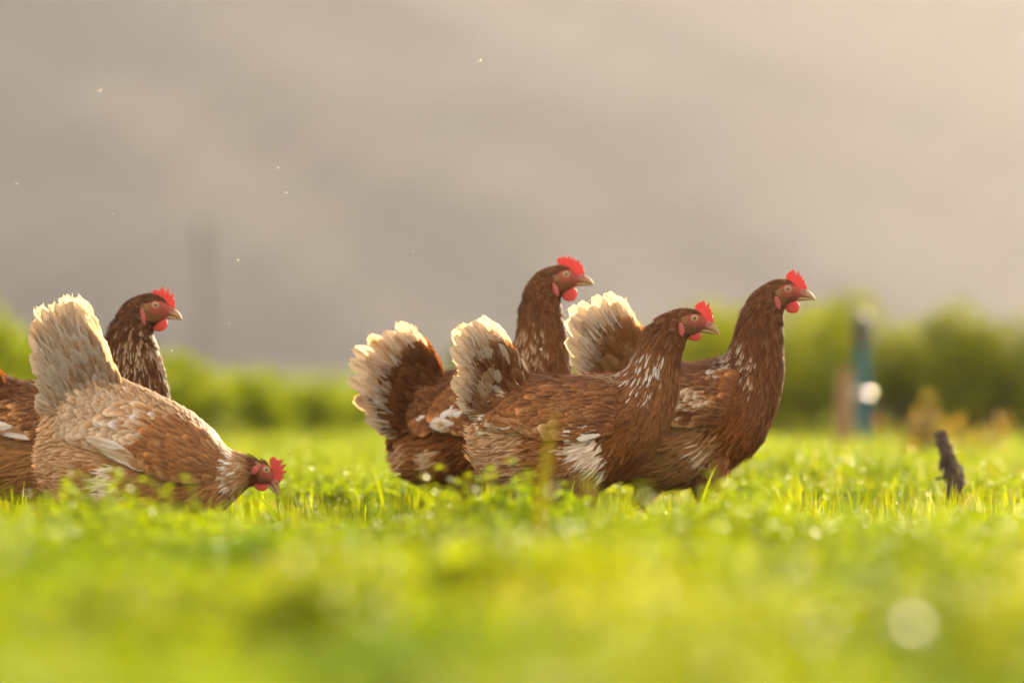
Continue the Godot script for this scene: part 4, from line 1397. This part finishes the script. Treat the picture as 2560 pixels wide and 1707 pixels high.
	for b in bugs:
		var bug := thing("flying_insect", spot(b[0], b[1], b[2]), b[4], "insect", "insects drifting in the backlight")
		bug.rotation = Vector3(rng.randf_range(-0.5, 0.5), rng.randf() * TAU, rng.randf_range(-0.5, 0.5))
		var sc: float = b[3] * 0.0023
		var bb := Acc.new()
		ball(bb, Vector3.ZERO, Vector3(1.0, 0.28, 0.28) * sc, Color(0.7, 0.6, 0.45), Basis(), 6, 8)
		ball(bb, Vector3(1.05, 0.05, 0) * sc, Vector3(0.28, 0.26, 0.26) * sc, Color(0.5, 0.42, 0.3), Basis(), 6, 8)
		put("body", bb, M.skin, bug)
		for side in [1, -1]:
			var wg := Acc.new()
			leaflet(wg, Vector3(0.3, 0.2, 0.1 * side) * sc, Vector3(-0.35, 0.7, 0.9 * side).normalized(), Vector3(0.2, 1, 0).normalized(), sc * 1.9, sc * 1.0, Color(0.62, 0.56, 0.48))
			put("wing", wg, M.wing_film, bug)
	# single blades that stand out
	var yg := Color(0.2, 0.27, 0.012)
	var dg := Color(0.06, 0.10, 0.02)
	for b in [[1745, 1330, 1792, 1160, 9.0, 0.007, yg, "broad bright blade leaning right in front of the tall hen's legs"], [1768, 1320, 1783, 1142, 9.05, 0.0035, dg, "thin dark blade standing close behind the broad bright one"],
		[1345, 1440, 1388, 1015, 6.7, 0.019, Color(0.085, 0.085, 0.022), "tall blurred blade in front of the front hen's belly"], [1420, 1310, 1436, 1195, 8.7, 0.004, yg, "thin blade in front of the front hen's thigh"], [1505, 1310, 1552, 1210, 8.9, 0.004, dg, "dark blade leaning right under the front hen's breast"], [1532, 1310, 1530, 1222, 8.9, 0.003, dg, "dark upright blade under the front hen's breast"], [1544, 1310, 1553, 1216, 8.95, 0.003, dg, "dark thin blade nearest the tall hen's leg"],
		[1685, 1320, 1681, 1220, 9.1, 0.003, dg, "thin dark blade in front of the tall hen's thigh"], [960, 1300, 925, 1155, 10.0, 0.007, yg, "pale straight blade left of the middle hen's belly"], [905, 1290, 876, 1190, 9.6, 0.004, yg, "short pale blade in the open gap between the hens"], [700, 1310, 690, 1230, 8.8, 0.003, dg, "thin dark blade right of the pecking beak"],
		[705, 1330, 625, 1222, 8.8, 0.010, Color(0.12, 0.2, 0.01), "broad green blade crossing below the pecking hen's wattle"], [115, 1330, 60, 1225, 8.7, 0.004, yg, "thin blade at the left below the dark hen's wing"], [2452, 1320, 2462, 1205, 9.6, 0.004, yg, "bright thin blade right of the burnt stump"], [2362, 1300, 2366, 1192, 9.7, 0.003, yg, "thin blade standing just before the burnt stump"], [1830, 1330, 1905, 1215, 9.2, 0.003, dg, "dark arching blade right of the tall hen's legs"]]:
		lone_blade(b[0], b[1], b[2], b[3], b[4], b[5], b[6], b[7])


# ---------------------------------------------------------------- scene
func _ready() -> void:
	var cam := Camera3D.new()
	cam.name = "camera"
	cam.position = Vector3(0, EYE, 0)
	cam.rotation = Vector3(atan((HORIZON - 853.5) / FOCAL), 0, 0)
	cam.near = 0.2
	cam.far = 4000.0
	var lens := CameraAttributesPhysical.new()
	lens.frustum_focal_length = 35.0 * FOCAL / 1707.0
	lens.frustum_focus_distance = 9.15
	lens.frustum_near = 0.2
	lens.frustum_far = 4000.0
	lens.exposure_aperture = 4.05
	cam.attributes = lens
	add_child(cam)
	cam.fov = rad_to_deg(2.0 * atan(853.5 / FOCAL))
	cam.current = true

	var sky := ProceduralSkyMaterial.new()
	sky.sky_top_color = Color(0.72, 0.695, 0.68)
	sky.sky_horizon_color = Color(0.94, 0.85, 0.73)
	sky.sky_curve = 0.2
	sky.ground_bottom_color = Color(0.3, 0.3, 0.2)
	sky.ground_horizon_color = Color(0.6, 0.55, 0.42)
	sky.sky_energy_multiplier = 1.0
	var env := Environment.new()
	env.background_mode = Environment.BG_SKY
	env.sky = Sky.new()
	env.sky.sky_material = sky
	env.tonemap_mode = Environment.TONE_MAPPER_LINEAR
	env.tonemap_exposure = 4.45
	env.sdfgi_enabled = true
	env.ssao_enabled = true
	env.ssil_enabled = true
	env.volumetric_fog_enabled = true
	env.volumetric_fog_density = 0.00026
	env.volumetric_fog_albedo = Color(0.955, 0.952, 0.98)
	env.volumetric_fog_anisotropy = 0.82
	env.volumetric_fog_length = 1500.0
	var we := WorldEnvironment.new()
	we.name = "environment"
	we.environment = env
	add_child(we)

	var sun := DirectionalLight3D.new()
	sun.name = "sun"
	sun.light_energy = 1.6
	sun.light_color = Color(1.0, 0.91, 0.77)
	sun.light_angular_distance = 0.5
	sun.shadow_enabled = true
	var az := deg_to_rad(31.0)
	var el := deg_to_rad(17.0)
	sun.basis = Basis.looking_at(-Vector3(sin(az) * cos(el), sin(el), -cos(az) * cos(el)), Vector3.UP)
	add_child(sun)

	make_materials()
	make_ground()
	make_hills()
	make_hens()
	make_grass()
	make_plants()
	make_objects()
